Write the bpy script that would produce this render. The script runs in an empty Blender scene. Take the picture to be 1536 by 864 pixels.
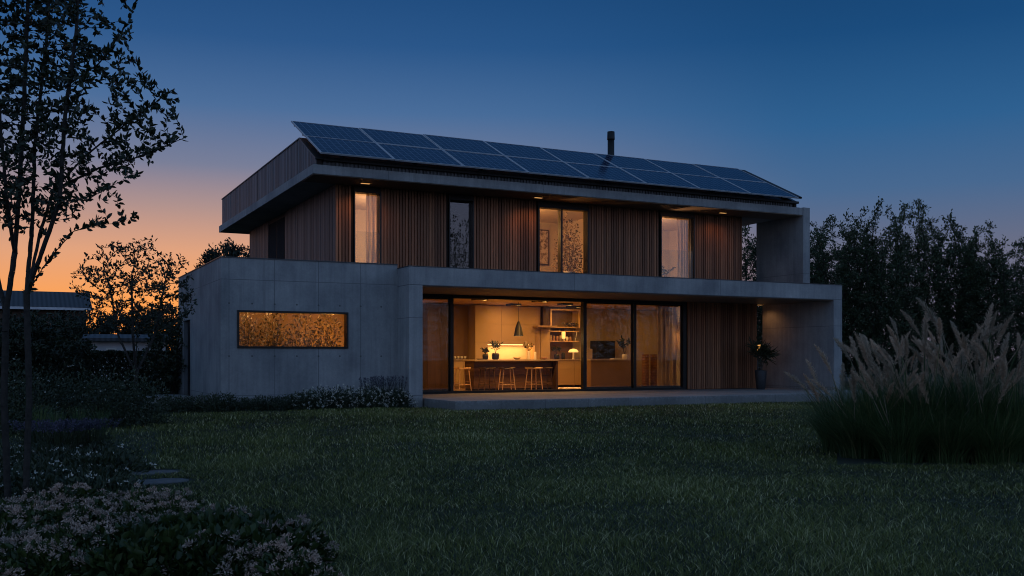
import bpy, math, random
import numpy as np
from mathutils import Vector, Matrix
random.seed(7)
RNG = np.random.default_rng(11)
SC = bpy.context.scene
COL = SC.collection
R = math.radians
GZ = -0.23                      # lawn level; the terrace floor is z = 0

# ------------------------------------------------------------------ scene / camera
SC.render.engine = 'CYCLES'
SC.cycles.use_denoising = True
SC.cycles.denoiser = 'OPENIMAGEDENOISE'
SC.cycles.filter_width = 1.05
SC.cycles.max_bounces = 6
SC.cycles.transparent_max_bounces = 16
SC.cycles.caustics_reflective = False
SC.cycles.caustics_refractive = False
SC.cycles.sample_clamp_indirect = 3.0
SC.view_settings.view_transform = 'Standard'
SC.view_settings.look = 'None'
SC.view_settings.exposure = 0
SC.view_settings.gamma = 1
FPX, HZ = 1476.0, 537.0
cam = bpy.data.cameras.new('camera')
cam.sensor_width = 36
cam.lens = FPX / 1536 * 36
cam.shift_y = (HZ - 432) / 1536
cam.clip_end = 2000
co = bpy.data.objects.new('camera', cam)
COL.objects.link(co)
co.location = (0, 0, 1.0)
co.rotation_euler = (R(90), 0, R(-26.565))
SC.camera = co
CA, SA = 0.894427, 0.447214

def at(px, d, z=GZ):
    """ground position seen at a photo column, d metres along the view axis"""
    t = (px - 768) / FPX
    return Vector((d * (CA * t + SA), d * (CA - SA * t), z))

# ------------------------------------------------------------------ materials
def newmat(name):
    m = bpy.data.materials.new(name)
    m.use_nodes = True
    nt = m.node_tree
    return m, nt, nt.nodes['Principled BSDF']

def N(nt, typ, **kw):
    n = nt.nodes.new(typ)
    for k, v in kw.items():
        setattr(n, k, v)
    return n

def math_n(nt, op, a, b=None, c=None):
    n = N(nt, 'ShaderNodeMath', operation=op)
    for i, v in enumerate((a, b, c)):
        if v is None: continue
        if hasattr(v, 'links'): nt.links.new(v, n.inputs[i])
        else: n.inputs[i].default_value = v
    return n.outputs[0]

def mixc(nt, fac, a, b, blend='MIX'):
    n = N(nt, 'ShaderNodeMix', data_type='RGBA', blend_type=blend)
    for sock, v in ((n.inputs[0], fac), (n.inputs[6], a), (n.inputs[7], b)):
        if hasattr(v, 'links'): nt.links.new(v, sock)
        else: sock.default_value = v if not isinstance(v, tuple) else (*v, 1)
    return n.outputs[2]

def ramp(nt, fac, stops, interp='LINEAR'):
    n = N(nt, 'ShaderNodeValToRGB')
    cr = n.color_ramp
    cr.interpolation = interp
    while len(cr.elements) > 1: cr.elements.remove(cr.elements[-1])
    cr.elements[0].position = stops[0][0]; cr.elements[0].color = (*stops[0][1], 1)
    for p, c in stops[1:]:
        e = cr.elements.new(p); e.color = (*c, 1)
    nt.links.new(fac, n.inputs[0])
    return n.outputs[0]

def noise(nt, vec, scale, detail=4, rough=.55):
    n = N(nt, 'ShaderNodeTexNoise')
    n.inputs['Scale'].default_value = scale
    n.inputs['Detail'].default_value = detail
    n.inputs['Roughness'].default_value = rough
    nt.links.new(vec, n.inputs['Vector'])
    return n.outputs['Fac']

def objco(nt):
    return N(nt, 'ShaderNodeTexCoord').outputs['Object']

def scaled(nt, vec, s):
    n = N(nt, 'ShaderNodeVectorMath', operation='MULTIPLY')
    nt.links.new(vec, n.inputs[0]); n.inputs[1].default_value = s
    return n.outputs[0]

def bump(nt, bsdf, h, strength=.3, dist=.01):
    b = N(nt, 'ShaderNodeBump')
    b.inputs['Strength'].default_value = strength
    b.inputs['Distance'].default_value = dist
    nt.links.new(h, b.inputs['Height'])
    nt.links.new(b.outputs[0], bsdf.inputs['Normal'])

def plain(name, col, rough=.6, metal=0, var=.15, nscale=6):
    m, nt, b = newmat(name)
    v = objco(nt)
    f = noise(nt, v, nscale)
    lo = tuple(c * (1 - var) for c in col); hi = tuple(c * (1 + var) for c in col)
    nt.links.new(ramp(nt, f, [(.3, lo), (.7, hi)]), b.inputs['Base Color'])
    b.inputs['Roughness'].default_value = rough
    b.inputs['Metallic'].default_value = metal
    return m

def emit(name, col, strength):
    m, nt, b = newmat(name)
    b.inputs['Base Color'].default_value = (*col, 1)
    b.inputs['Emission Color'].default_value = (*col, 1)
    b.inputs['Emission Strength'].default_value = strength
    return m

def smoothf(nt, x, a, c):
    n = N(nt, 'ShaderNodeMapRange', interpolation_type='SMOOTHSTEP')
    nt.links.new(x, n.inputs[0]); n.inputs[1].default_value = a; n.inputs[2].default_value = c
    return n.outputs[0]

def concrete(name, base=.36, board=False, jx=1.12, ox=4.4, jz=2.86, jy=None):
    m, nt, b = newmat(name)
    v = objco(nt)
    sep = N(nt, 'ShaderNodeSeparateXYZ'); nt.links.new(v, sep.inputs[0])
    cloud = noise(nt, v, .9, 6, .6)
    fine = noise(nt, v, 22, 5, .65)
    streak = noise(nt, scaled(nt, v, (5, 5, .25)), 1.6, 4, .6)
    c = ramp(nt, cloud, [(.3, (base*.6, base*.62, base*.64)), (.7, (base*1.2, base*1.19, base*1.16))])
    c = mixc(nt, .32, c, ramp(nt, streak, [(.3, (.45, .46, .48)), (.65, (1.12, 1.11, 1.08))]), 'MULTIPLY')
    c = mixc(nt, .35, c, ramp(nt, fine, [(.3, (.7, .7, .7)), (.7, (1.15, 1.15, 1.15))]), 'MULTIPLY')
    # formwork joints and tie holes
    def joint(coord, off, sp, w=.008):
        f = math_n(nt, 'FRACT', math_n(nt, 'DIVIDE', math_n(nt, 'SUBTRACT', coord, off), sp))
        dd = math_n(nt, 'MULTIPLY', math_n(nt, 'ABSOLUTE', math_n(nt, 'SUBTRACT', f, .5)), sp)
        return math_n(nt, 'GREATER_THAN', dd, sp / 2 - w)
    j = joint(sep.outputs['X'], ox, jx)
    if jy: j = math_n(nt, 'MAXIMUM', j, joint(sep.outputs['Y'], 23.9, jy))
    for z0 in (jz if hasattr(jz, '__len__') else (jz,)):
        j = math_n(nt, 'MAXIMUM', j, joint(sep.outputs['Z'], z0, 2.75, .007))
    c = mixc(nt, j, c, (base*.45, base*.46, base*.48))
    vor = N(nt, 'ShaderNodeTexVoronoi'); vor.inputs['Scale'].default_value = 14
    nt.links.new(v, vor.inputs['Vector'])
    pit = math_n(nt, 'LESS_THAN', vor.outputs['Distance'], .09)
    pit = math_n(nt, 'MULTIPLY', pit, math_n(nt, 'GREATER_THAN', noise(nt, v, 3, 2), .56))
    c = mixc(nt, pit, c, (base*.5, base*.5, base*.5))
    if not jy:
        fx_ = math_n(nt, 'ABSOLUTE', math_n(nt, 'SUBTRACT', math_n(nt, 'FRACT', math_n(nt, 'DIVIDE', math_n(nt, 'SUBTRACT', sep.outputs['X'], ox+.27), jx/2 if jx < 3 else 1.2)), .5))
        fz_ = math_n(nt, 'ABSOLUTE', math_n(nt, 'SUBTRACT', math_n(nt, 'FRACT', math_n(nt, 'DIVIDE', math_n(nt, 'SUBTRACT', sep.outputs['Z'], .42), 1.25)), .5))
        ddx = math_n(nt, 'MULTIPLY', fx_, jx/2 if jx < 3 else 1.2); ddz = math_n(nt, 'MULTIPLY', fz_, 1.25)
        hole = math_n(nt, 'LESS_THAN', math_n(nt, 'ADD', math_n(nt, 'MULTIPLY', ddx, ddx), math_n(nt, 'MULTIPLY', ddz, ddz)), .00045)
        c = mixc(nt, hole, c, (base*.3, base*.3, base*.3))
    drip = noise(nt, scaled(nt, v, (9, 9, .12)), 1.3, 3, .7)
    dm = math_n(nt, 'MULTIPLY', math_n(nt, 'MULTIPLY', smoothf(nt, drip, .56, .72), smoothf(nt, cloud, .42, .62)), .38)
    c = mixc(nt, dm, c, (base*.32, base*.32, base*.31))
    spl = math_n(nt, 'MULTIPLY', smoothf(nt, math_n(nt, 'ADD', sep.outputs['Z'], math_n(nt, 'MULTIPLY', fine, .5)), .38, .12), .5)
    c = mixc(nt, spl, c, (base*.36, base*.34, base*.28))
    nt.links.new(c, b.inputs['Base Color'])
    b.inputs['Roughness'].default_value = .78
    h = math_n(nt, 'SUBTRACT', math_n(nt, 'ADD', math_n(nt, 'MULTIPLY', fine, .5), cloud), math_n(nt, 'MULTIPLY', math_n(nt, 'MAXIMUM', j, pit), 1.2))
    bump(nt, b, h, .35, .012)
    return m

def wood(name, a, c, axis='Z', rough=.55, scale=1.0):
    """grain along axis, tone per piece from attribute rnd"""
    m, nt, b = newmat(name)
    v = objco(nt)
    s = {'Z': (18, 18, .9), 'X': (.9, 18, 18), 'Y': (18, .9, 18)}[axis]
    g = noise(nt, scaled(nt, v, tuple(k*scale for k in s)), 1.5, 5, .6)
    cl = ramp(nt, g, [(.28, a), (.72, c)])
    at_ = N(nt, 'ShaderNodeAttribute', attribute_name='rnd')
    tone = ramp(nt, at_.outputs['Fac'], [(0, (.55, .53, .51)), (1, (1.35, 1.33, 1.3))])
    cl = mixc(nt, 1, cl, tone, 'MULTIPLY')
    nt.links.new(cl, b.inputs['Base Color'])
    b.inputs['Roughness'].default_value = rough
    bump(nt, b, g, .2, .004)
    return m

def leafmat(name, a, c, rough=.5, trans=.25, dry=None):
    m, nt, b = newmat(name)
    at_ = N(nt, 'ShaderNodeAttribute', attribute_name='rnd')
    oi = N(nt, 'ShaderNodeObjectInfo')
    stops = [(0, a), (.85, c)]
    if dry: stops.append((1, dry))
    cl = ramp(nt, at_.outputs['Fac'], stops)
    k = ramp(nt, oi.outputs['Random'], [(0, (.75, .8, .8)), (1, (1.2, 1.15, 1.1))])
    cl = mixc(nt, 1, cl, k, 'MULTIPLY')
    nt.links.new(cl, b.inputs['Base Color'])
    b.inputs['Roughness'].default_value = rough
    if trans:
        tr = N(nt, 'ShaderNodeBsdfTranslucent'); nt.links.new(cl, tr.inputs[0])
        mx = N(nt, 'ShaderNodeMixShader'); mx.inputs[0].default_value = trans
        nt.links.new(b.outputs[0], mx.inputs[1]); nt.links.new(tr.outputs[0], mx.inputs[2])
        nt.links.new(mx.outputs[0], nt.nodes['Material Output'].inputs[0])
    return m

def glassmat(name, refl=.1, tint=(.93, .95, .95), k=.9):
    m, nt, b = newmat(name)
    nt.nodes.remove(b)
    t = N(nt, 'ShaderNodeBsdfTransparent'); t.inputs[0].default_value = (*tint, 1)
    g = N(nt, 'ShaderNodeBsdfGlossy'); g.inputs['Roughness'].default_value = .004
    fr = N(nt, 'ShaderNodeFresnel'); fr.inputs['IOR'].default_value = 1.5
    f = math_n(nt, 'MINIMUM', math_n(nt, 'ADD', math_n(nt, 'MULTIPLY', fr.outputs[0], k), refl), 1.0)
    mx = N(nt, 'ShaderNodeMixShader')
    nt.links.new(f, mx.inputs[0]); nt.links.new(t.outputs[0], mx.inputs[1]); nt.links.new(g.outputs[0], mx.inputs[2])
    nt.links.new(mx.outputs[0], nt.nodes['Material Output'].inputs[0])
    return m

M = {}
M['concrete'] = concrete('concrete', .42, jx=1.075, ox=5.485)
M['concrete_side'] = concrete('concrete_side', .40, jx=50, ox=25, jy=1.9)
M['concrete_frame'] = concrete('concrete_frame', .44, jx=4.9, ox=13.34, jz=(2.82, 2.0))
M['concrete_roof'] = concrete('concrete_roof', .42, jx=4.6, ox=8.6, jz=1)
M['stone'] = plain('stone', (.13, .13, .135), .85, 0, .3, 14)
M['paving'] = concrete('paving', .40, jx=1.2, ox=9.0, jz=1, jy=1.2)
M['slat'] = wood('slat', (.29, .112, .05), (.48, .215, .105))
M['slat_grey'] = wood('slat_grey', (.10, .108, .12), (.18, .19, .205))
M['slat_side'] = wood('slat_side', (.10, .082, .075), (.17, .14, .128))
M['dark_pane'] = plain('dark_pane', (.012, .011, .012), .95)  # window glass painted matte dark, reflected sky glow left out
M['backing'] = plain('backing', (.03, .02, .016), .8)
M['frame'] = plain('frame', (.018, .017, .016), .35, .3)
M['glass'] = glassmat('glass', .0, k=.45)
M['glass_sliding'] = glassmat('glass_sliding', .02, (.84, .85, .82))
M['glass_coated'] = glassmat('glass_coated', .07, (.86, .87, .87))
M['soffit'] = wood('soffit', (.20, .15, .11), (.30, .23, .17), 'X', .7)
M['zinc'] = plain('zinc', (.10, .105, .11), .45, .7)
M['alu'] = plain('alu', (.62, .64, .67), .4, .25)
M['panel_frame'] = plain('panel_frame', (.50, .52, .55), .45, .2)
M['plaster'] = plain('plaster', (.55, .46, .36), .85, 0, .05, 2)
M['plaster_dark'] = plain('plaster_dark', (.22, .13, .07), .85, 0, .1, 2)
M['oak'] = wood('oak', (.44, .28, .15), (.60, .40, .23), 'Z', .45, .5)
M['cabinet'] = plain('cabinet', (.44, .30, .17), .5, 0, .06, 1.5)
M['walnut'] = wood('walnut', (.10, .055, .03), (.18, .10, .055), 'X', .45, .5)
M['counter'] = plain('counter', (.42, .32, .22), .3, 0, .1, 8)
M['black'] = plain('black', (.006, .006, .006), .5)
M['dark_wood'] = wood('dark_wood', (.05, .028, .018), (.09, .05, .032), 'Z', .4)
M['white'] = plain('white', (.75, .70, .62), .5, 0, .04)
M['curtain'] = plain('curtain', (.62, .52, .42), .9, 0, .08, 3)
nt = M['curtain'].node_tree
tr = N(nt, 'ShaderNodeBsdfTranslucent'); tr.inputs[0].default_value = (.7, .58, .45, 1)
mx = N(nt, 'ShaderNodeMixShader'); mx.inputs[0].default_value = .55
nt.links.new(nt.nodes['Principled BSDF'].outputs[0], mx.inputs[1]); nt.links.new(tr.outputs[0], mx.inputs[2]); nt.links.new(mx.outputs[0], nt.nodes['Material Output'].inputs[0])
M['terracotta'] = plain('terracotta', (.32, .17, .10), .7)
M['pot'] = plain('pot', (.05, .052, .055), .6)
M['floor'] = wood('floor', (.30, .19, .11), (.42, .28, .17), 'X', .4, .4)
M['soil'] = plain('soil', (.016, .013, .010), .95, 0, .4, 9)
M['bark'] = plain('bark', (.045, .038, .032), .9, 0, .35, 25)
M['led'] = emit('led', (1, .55, .17), 9)
M['bulb'] = emit('bulb', (1, .6, .25), 14)
M['lamp_glow'] = emit('lamp_glow', (1, .52, .2), 2.2)
M['tube_glow'] = emit('tube_glow', (1, .55, .14), 1.3)
M['lamp_soft'] = emit('lamp_soft', (1, .5, .16), .7)
M['shade_glow'] = emit('shade_glow', (1, .56, .16), 1.3)
M['leaf_dark'] = leafmat('leaf_dark', (.018, .028, .014), (.045, .06, .03), .45, .12)
M['leaf_mid'] = leafmat('leaf_mid', (.025, .04, .018), (.06, .08, .04), .5, .12)
M['leaf_far'] = leafmat('leaf_far', (.02, .03, .022), (.045, .06, .045), .6, .2)
M['leaf_tree'] = leafmat('leaf_tree', (.03, .05, .022), (.085, .115, .055), .6, .2)
M['leaf_bed'] = leafmat('leaf_bed', (.02, .045, .010), (.06, .09, .02), .5, .12)
M['leaf_indoor'] = leafmat('leaf_indoor', (.06, .045, .015), (.32, .22, .10), .4, .35, (.75, .6, .42))
M['petal'] = leafmat('petal', (.30, .20, .16), (.78, .60, .50), .6, .15)
M['petal_white'] = leafmat('petal_white', (.55, .55, .5), (.8, .78, .7), .6, .15)
M['lavender'] = leafmat('lavender', (.045, .043, .075), (.10, .095, .15), .7, .1)
M['blade'] = leafmat('blade', (.05, .10, .035), (.15, .22, .08), .45, .3, (.36, .30, .15))
M['grass'] = leafmat('grass', (.018, .028, .004), (.245, .275, .055), .6, .12, (.75, .70, .38))
M['plume'] = leafmat('plume', (.48, .34, .24), (.86, .66, .49), .8, .3)

# solar cells: blue black cells with pale gridlines under glass
m, nt, b = newmat('solar_cell')
v = N(nt, 'ShaderNodeTexCoord').outputs['UV']
br = N(nt, 'ShaderNodeTexBrick'); br.offset = 0
nt.links.new(v, br.inputs['Vector'])
br.inputs['Scale'].default_value = 1
br.inputs['Brick Width'].default_value = .1; br.inputs['Row Height'].default_value = 1/6
br.inputs['Mortar Size'].default_value = .006; br.inputs['Mortar Smooth'].default_value = .2
br.inputs['Color1'].default_value = (.006, .014, .045, 1); br.inputs['Color2'].default_value = (.008, .02, .06, 1)
br.inputs['Mortar'].default_value = (.13, .17, .25, 1)
nt.links.new(br.outputs['Color'], b.inputs['Base Color'])
b.inputs['Roughness'].default_value = .16
b.inputs['Specular IOR Level'].default_value = .16
M['cell'] = m

# lawn soil / far meadow
m, nt, b = newmat('turf')
v = objco(nt)
c = ramp(nt, noise(nt, v, .35, 5), [(.3, (.014, .022, .012)), (.7, (.03, .042, .022))])
c = mixc(nt, .6, c, ramp(nt, noise(nt, v, 30, 4), [(.3, (.5, .5, .5)), (.7, (1.4, 1.4, 1.4))]), 'MULTIPLY')
nt.links.new(c, b.inputs['Base Color']); b.inputs['Roughness'].default_value = .95
M['turf'] = m

# neighbour roof tiles
m, nt, b = newmat('roof_tile')
v = objco(nt)
w = N(nt, 'ShaderNodeTexWave'); w.bands_direction = 'X'; w.inputs['Scale'].default_value = 1.3
nt.links.new(v, w.inputs['Vector'])
nt.links.new(ramp(nt, w.outputs['Fac'], [(0, (.03, .032, .036)), (1, (.07, .072, .08))]), b.inputs['Base Color'])
b.inputs['Roughness'].default_value = .6
M['roof_tile'] = m
M['board'] = plain('board', (.10, .065, .045), .8, 0, .3, 3)
M['render'] = plain('render', (.62, .60, .60), .85, 0, .08, 1)

# ------------------------------------------------------------------ object helpers
def link(name, me, mat=None, parent=None):
    o = bpy.data.objects.new(name, me)
    COL.objects.link(o)
    if mat is not None and not me.materials:
        me.materials.append(M[mat] if isinstance(mat, str) else mat)
    if parent is not None:
        o.parent = parent
        o.matrix_parent_inverse = Matrix.Identity(4)
    return o

def tag(o, label=None, cat=None, group=None, kind=None):
    if label: o['label'] = label
    if cat: o['category'] = cat
    if group: o['group'] = group
    if kind: o['kind'] = kind
    return o

def thing(name, label, cat, loc=(0, 0, 0), rz=0, group=None):
    o = bpy.data.objects.new(name, None)
    o.empty_display_size = .2
    COL.objects.link(o)
    o.location = loc; o.rotation_euler = (0, 0, rz)
    return tag(o, label, cat, group)

def dup(root, loc=None, rz=None, label=None, group=None, sc=None):
    c = root.copy(); COL.objects.link(c)
    if loc is not None: c.location = loc
    if rz is not None: c.rotation_euler = (0, 0, rz)
    if sc is not None: c.scale = (sc, sc, sc) if not hasattr(sc, '__len__') else sc
    if label: c['label'] = label
    if group: c['group'] = group
    for ch in root.children:
        k = ch.copy(); COL.objects.link(k); k.parent = c
        for g in ch.children:
            q = g.copy(); COL.objects.link(q); q.parent = k
    return c

class MB:
    """collects simple solids into one mesh, with one tone (rnd) per solid"""
    def __init__(s): s.v = []; s.f = []; s.r = []
    def add(s, vs, fs, rnd=None):
        n = len(s.v); s.v += [tuple(p) for p in vs]; s.f += [tuple(i + n for i in f) for f in fs]
        s.r += [random.random() if rnd is None else rnd] * len(vs)
        return s
    def box(s, x0, x1, y0, y1, z0, z1, rnd=None, mat=None):
        vs = [Vector((x, y, z)) for z in (z0, z1) for y in (y0, y1) for x in (x0, x1)]
        if mat is not None: vs = [mat @ p for p in vs]
        return s.add(vs, [(0, 2, 3, 1), (4, 5, 7, 6), (0, 1, 5, 4), (2, 6, 7, 3), (0, 4, 6, 2), (1, 3, 7, 5)], rnd)
    def prism(s, pts, axis, a, b_, rnd=None):
        """polygon pts extruded along axis; pts are the other two coordinates in order"""
        def mk(p, t):
            return {'X': (t, p[0], p[1]), 'Y': (p[0], t, p[1]), 'Z': (p[0], p[1], t)}[axis]
        n = len(pts)
        vs = [mk(p, a) for p in pts] + [mk(p, b_) for p in pts]
        fs = [tuple(range(n))[::-1], tuple(range(n, 2*n))] + [(i, (i+1) % n, n + (i+1) % n, n + i) for i in range(n)]
        return s.add(vs, fs, rnd)
    def lathe(s, prof, cx=0, cy=0, seg=20, rnd=None, cap=True):
        vs, fs = [], []
        for r, z in prof:
            for k in range(seg):
                a = 2*math.pi*k/seg
                vs.append((cx + r*math.cos(a), cy + r*math.sin(a), z))
        for i in range(len(prof)-1):
            for k in range(seg):
                fs.append((i*seg+k, i*seg+(k+1) % seg, (i+1)*seg+(k+1) % seg, (i+1)*seg+k))
        if cap:
            fs.append(tuple(range(seg))[::-1]); fs.append(tuple(range((len(prof)-1)*seg, len(prof)*seg)))
        return s.add(vs, fs, rnd)
    def bar(s, p, q, r0, r1=None, seg=8, rnd=None):
        p, q = Vector(p), Vector(q); r1 = r0 if r1 is None else r1
        d = (q-p).normalized(); u = d.orthogonal().normalized(); w = d.cross(u)
        vs = [c + (u*math.cos(2*math.pi*k/seg) + w*math.sin(2*math.pi*k/seg))*r for c, r in ((p, r0), (q, r1)) for k in range(seg)]
        fs = [(k, (k+1) % seg, seg+(k+1) % seg, seg+k) for k in range(seg)] + [tuple(range(seg))[::-1], tuple(range(seg, 2*seg))]
        return s.add(vs, fs, rnd)
    def build(s, name, mat, parent=None, bevel=0, smooth=False):
        me = bpy.data.meshes.new(name)
        me.from_pydata(s.v, [], s.f); me.update()
        at_ = me.attributes.new('rnd', 'FLOAT', 'POINT'); at_.data.foreach_set('value', s.r)
        if smooth:
            me.polygons.foreach_set('use_smooth', [len(f) == 4 for f in s.f])
        o = link(name, me, mat, parent)
        if bevel:
            md = o.modifiers.new('bevel', 'BEVEL'); md.width = bevel; md.segments = 2; md.limit_method = 'ANGLE'
        return o

def np_mesh(name, V, F, rnd=None, smooth=False):
    """V (n,3), F list of (m,k) index arrays"""
    me = bpy.data.meshes.new(name)
    me.vertices.add(len(V)); me.vertices.foreach_set('co', np.asarray(V, np.float32).ravel())
    li = np.concatenate([f.ravel() for f in F]).astype(np.int32)
    tot = np.concatenate([np.full(len(f), f.shape[1]) for f in F])
    st = np.concatenate([[0], np.cumsum(tot)[:-1]]).astype(np.int32)
    me.loops.add(len(li)); me.loops.foreach_set('vertex_index', li)
    me.polygons.add(len(tot)); me.polygons.foreach_set('loop_start', st)
    if smooth: me.polygons.foreach_set('use_smooth', np.ones(len(tot), bool))
    me.update(calc_edges=True); me.validate()
    if rnd is not None:
        at_ = me.attributes.new('rnd', 'FLOAT', 'POINT'); at_.data.foreach_set('value', np.asarray(rnd, np.float32))
    return me

def unit(a): return a / (np.linalg.norm(a, axis=-1, keepdims=True) + 1e-9)

def leaf_arrays(P, A, L, W, fold=.25, rng=RNG):
    """folded two-triangle leaves; P base points, A axes"""
    n = len(P); A = unit(A)
    S = unit(np.cross(A, unit(rng.normal(size=(n, 3)))))
    Nn = np.cross(A, S)
    L = np.broadcast_to(np.asarray(L, float), (n,))[:, None]; W = np.broadcast_to(np.asarray(W, float), (n,))[:, None]
    m1 = P + A*L*.28 + Nn*W*fold*.8; m2 = P + A*L*.66 + Nn*W*fold*.6
    V = np.stack([P, m1 + S*W*.44, m2 + S*W*.42, P + A*L - Nn*L*.06, m2 - S*W*.42, m1 - S*W*.44], 1).reshape(-1, 3)
    i = np.arange(n)[:, None]*6
    F = np.concatenate([i + np.array([[0, 1, 2, 3]]), i + np.array([[0, 3, 4, 5]])])
    return V, F, np.repeat(rng.random(n), 6)

def leaf_mesh(name, P, A, L, W, fold=.25, rng=RNG):
    V, F, r = leaf_arrays(P, A, L, W, fold, rng)
    return np_mesh(name, V, [F], r)

def blade_arrays(base, lean, H, W, droop, seg=3, rng=RNG, rnd=None):
    """tapered grass blades: base (n,3), lean (n,2) horizontal drift over the height, droop share of height lost at the tip"""
    n = len(base); t = np.linspace(0, 1, seg+1)
    ang = np.arctan2(lean[:, 1], lean[:, 0]) + math.pi/2 + rng.normal(0, .5, n)
    S = np.stack([np.cos(ang), np.sin(ang), np.zeros(n)], 1)
    rows = []
    for k, tt in enumerate(t):
        c = base.copy()
        c[:, :2] += lean * (tt**1.7)
        c[:, 2] += H * (tt - droop*tt**2.6)
        w = (W * (1 - tt**1.5*.92) * .5)[:, None]
        rows.append(c - S*w); rows.append(c + S*w)
    V = np.stack(rows, 1).reshape(-1, 3); m = 2*(seg+1)
    i = np.arange(n)[:, None]*m
    F = np.concatenate([i + np.array([[2*k, 2*k+1, 2*k+3, 2*k+2]]) for k in range(seg)])
    r = rng.random(n) if rnd is None else rnd
    return V, F, np.repeat(r, m)

def colonize(paths, A, step, infl, kill, iters, rng):
    """space colonization: grows twigs from the given main stems into attraction points A"""
    nodes, par = [], []
    for p in paths:
        if not len(nodes): last = -1
        else:
            d = [np.linalg.norm(np.array(q) - p[0]) for q in nodes]; last = int(np.argmin(d))
        for a, b_ in zip(p[:-1], p[1:]):
            k = max(1, int(np.linalg.norm(b_-a)/step))
            for j in range(k):
                q = a + (b_-a)*(j/k)
                if last >= 0: q = q + rng.normal(0, step*.03, 3)
                nodes.append(q); par.append(last); last = len(nodes)-1
        nodes.append(p[-1]); par.append(last)
    nodes = [np.array(q, float) for q in nodes]
    X = np.array(nodes)
    D = np.linalg.norm(A[:, None]-X[None], axis=2); near = D.argmin(1); dist = D.min(1)
    alive = np.ones(len(A), bool)
    for it in range(iters):
        act = alive & (dist < infl)
        if not act.any(): break
        idx = np.where(act)[0]
        dirs = unit(A[idx]-X[near[idx]])
        src = np.unique(near[idx]); acc = np.zeros((len(X), 3)); np.add.at(acc, near[idx], dirs)
        g = unit(acc[src] + rng.normal(0, .25, (len(src), 3)) + np.array([0, 0, .12]))
        newp = X[src] + g*step
        n0 = len(X); X = np.concatenate([X, newp]); par += list(src)
        d2 = np.linalg.norm(A[:, None]-newp[None], axis=2); m_ = d2.argmin(1); dm = d2.min(1)
        up = dm < dist; near[up] = n0 + m_[up]; dist = np.minimum(dist, dm)
        alive &= dist > kill
        if len(X) > 9000: break
    return X, np.array(par)

def tree_radii(par, tip, p=2.2):
    n = len(par); acc = np.zeros(n); r = np.zeros(n)
    # parents always precede children
    for i in range(n-1, -1, -1):
        r[i] = max(acc[i]**(1/p) if acc[i] > 0 else 0, tip)
        if par[i] >= 0: acc[par[i]] += r[i]**p
    return r

def tube_mesh(name, X, par, r, k=6):
    n = len(X); d = np.zeros((n, 3)); has = par >= 0
    d[has] = X[has]-X[par[has]]
    d[~has] = (0, 0, 1)
    d = unit(d)
    ref = np.where(np.abs(d[:, 2:3]) < .9, np.array([[0, 0, 1.]]), np.array([[1., 0, 0]]))
    u = unit(np.cross(d, ref)); w = np.cross(d, u)
    # keep the ring phase consistent through one fixed reference
    a = np.arange(k)/k*2*math.pi
    ring = X[:, None] + (u[:, None]*np.cos(a)[None, :, None] + w[:, None]*np.sin(a)[None, :, None])*r[:, None, None]
    c = np.where(has)[0]; p = par[c]
    # connecting ring at the child end uses the child's frame at both ends
    ringp = X[p][:, None] + (u[c][:, None]*np.cos(a)[None, :, None] + w[c][:, None]*np.sin(a)[None, :, None])*np.minimum(r[p], r[c]*1.6)[:, None, None]
    V = np.concatenate([ring.reshape(-1, 3), ringp.reshape(-1, 3)])
    i = np.arange(k); j = (i+1) % k
    q0 = n*k + np.arange(len(c))[:, None]*k; q1 = c[:, None]*k
    F = np.stack([q0+i, q0+j, q1+j, q1+i], 2).reshape(-1, 4)
    return np_mesh(name, V, [F], np.full(len(V), .5), True)

def make_tree(name, label, cat, loc, paths, A, step, infl, kill, iters, tip, leafthr, per, L, W, lmat, seed, group=None, spread=.5, up=.3, trunk_scale=1.0, jit=.0):
    rng = np.random.default_rng(seed)
    X, par = colonize([np.array(p, float) for p in paths], np.array(A, float), step, infl, kill, iters, rng)
    r = tree_radii(par, tip)*trunk_scale
    root = thing(name, label, cat, loc, 0, group)
    link('trunk', tube_mesh('trunk', X, par, r), 'bark', root)
    ok = np.where((r < leafthr) & (par >= 0))[0]
    k = np.repeat(ok, per)
    base = X[par[k]] + (X[k]-X[par[k]])*rng.random((len(k), 1)) + rng.normal(0, 1, (len(k), 3))*jit
    dirn = unit(X[k]-X[par[k]])
    ax = dirn*.6 + unit(rng.normal(size=(len(k), 3)))*spread*1.6 + np.array([0, 0, up])
    me = leaf_mesh('crown', base, ax, L*rng.uniform(.65, 1.25, len(k)), W*rng.uniform(.7, 1.2, len(k)), .3, rng)
    link('crown', me, lmat, root)
    return root

def in_ellipsoids(E, n, rng, shell=.0):
    """E list of (centre, radii); uniform points, weighted by volume"""
    vol = np.array([np.prod(e[1]) for e in E]); cnt = (n*vol/vol.sum()).astype(int)
    out = []
    for (c, rd), k in zip(E, cnt):
        u = unit(rng.normal(size=(k, 3))) * (shell + (1-shell)*rng.random((k, 1))**(1/3))
        out.append(np.array(c) + u*np.array(rd))
    return np.concatenate(out)

def lamp(name, loc, power, col=(1, .5, .18), size=.05, kind='POINT', rot=(0, 0, 0), spot=None):
    l = bpy.data.lights.new(name, kind)
    l.energy = power; l.color = col
    if kind == 'AREA':
        l.shape = 'RECTANGLE'; l.size, l.size_y = size
    else: l.shadow_soft_size = size
    if spot: l.spot_size = R(spot); l.spot_blend = .7
    o = bpy.data.objects.new(name, l); COL.objects.link(o)
    o.location = loc; o.rotation_euler = rot
    return o
# ==PART2==
# ------------------------------------------------------------------ the house
house = thing('house', 'modern two storey house of bare concrete and brown timber slats with lit windows', 'house', (0, 0, 0))
T = house
def part(name, mat, parent=T, **k):
    mb = MB()
    return mb, (lambda **kk: mb.build(name, mat, parent, **k, **kk))

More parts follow.
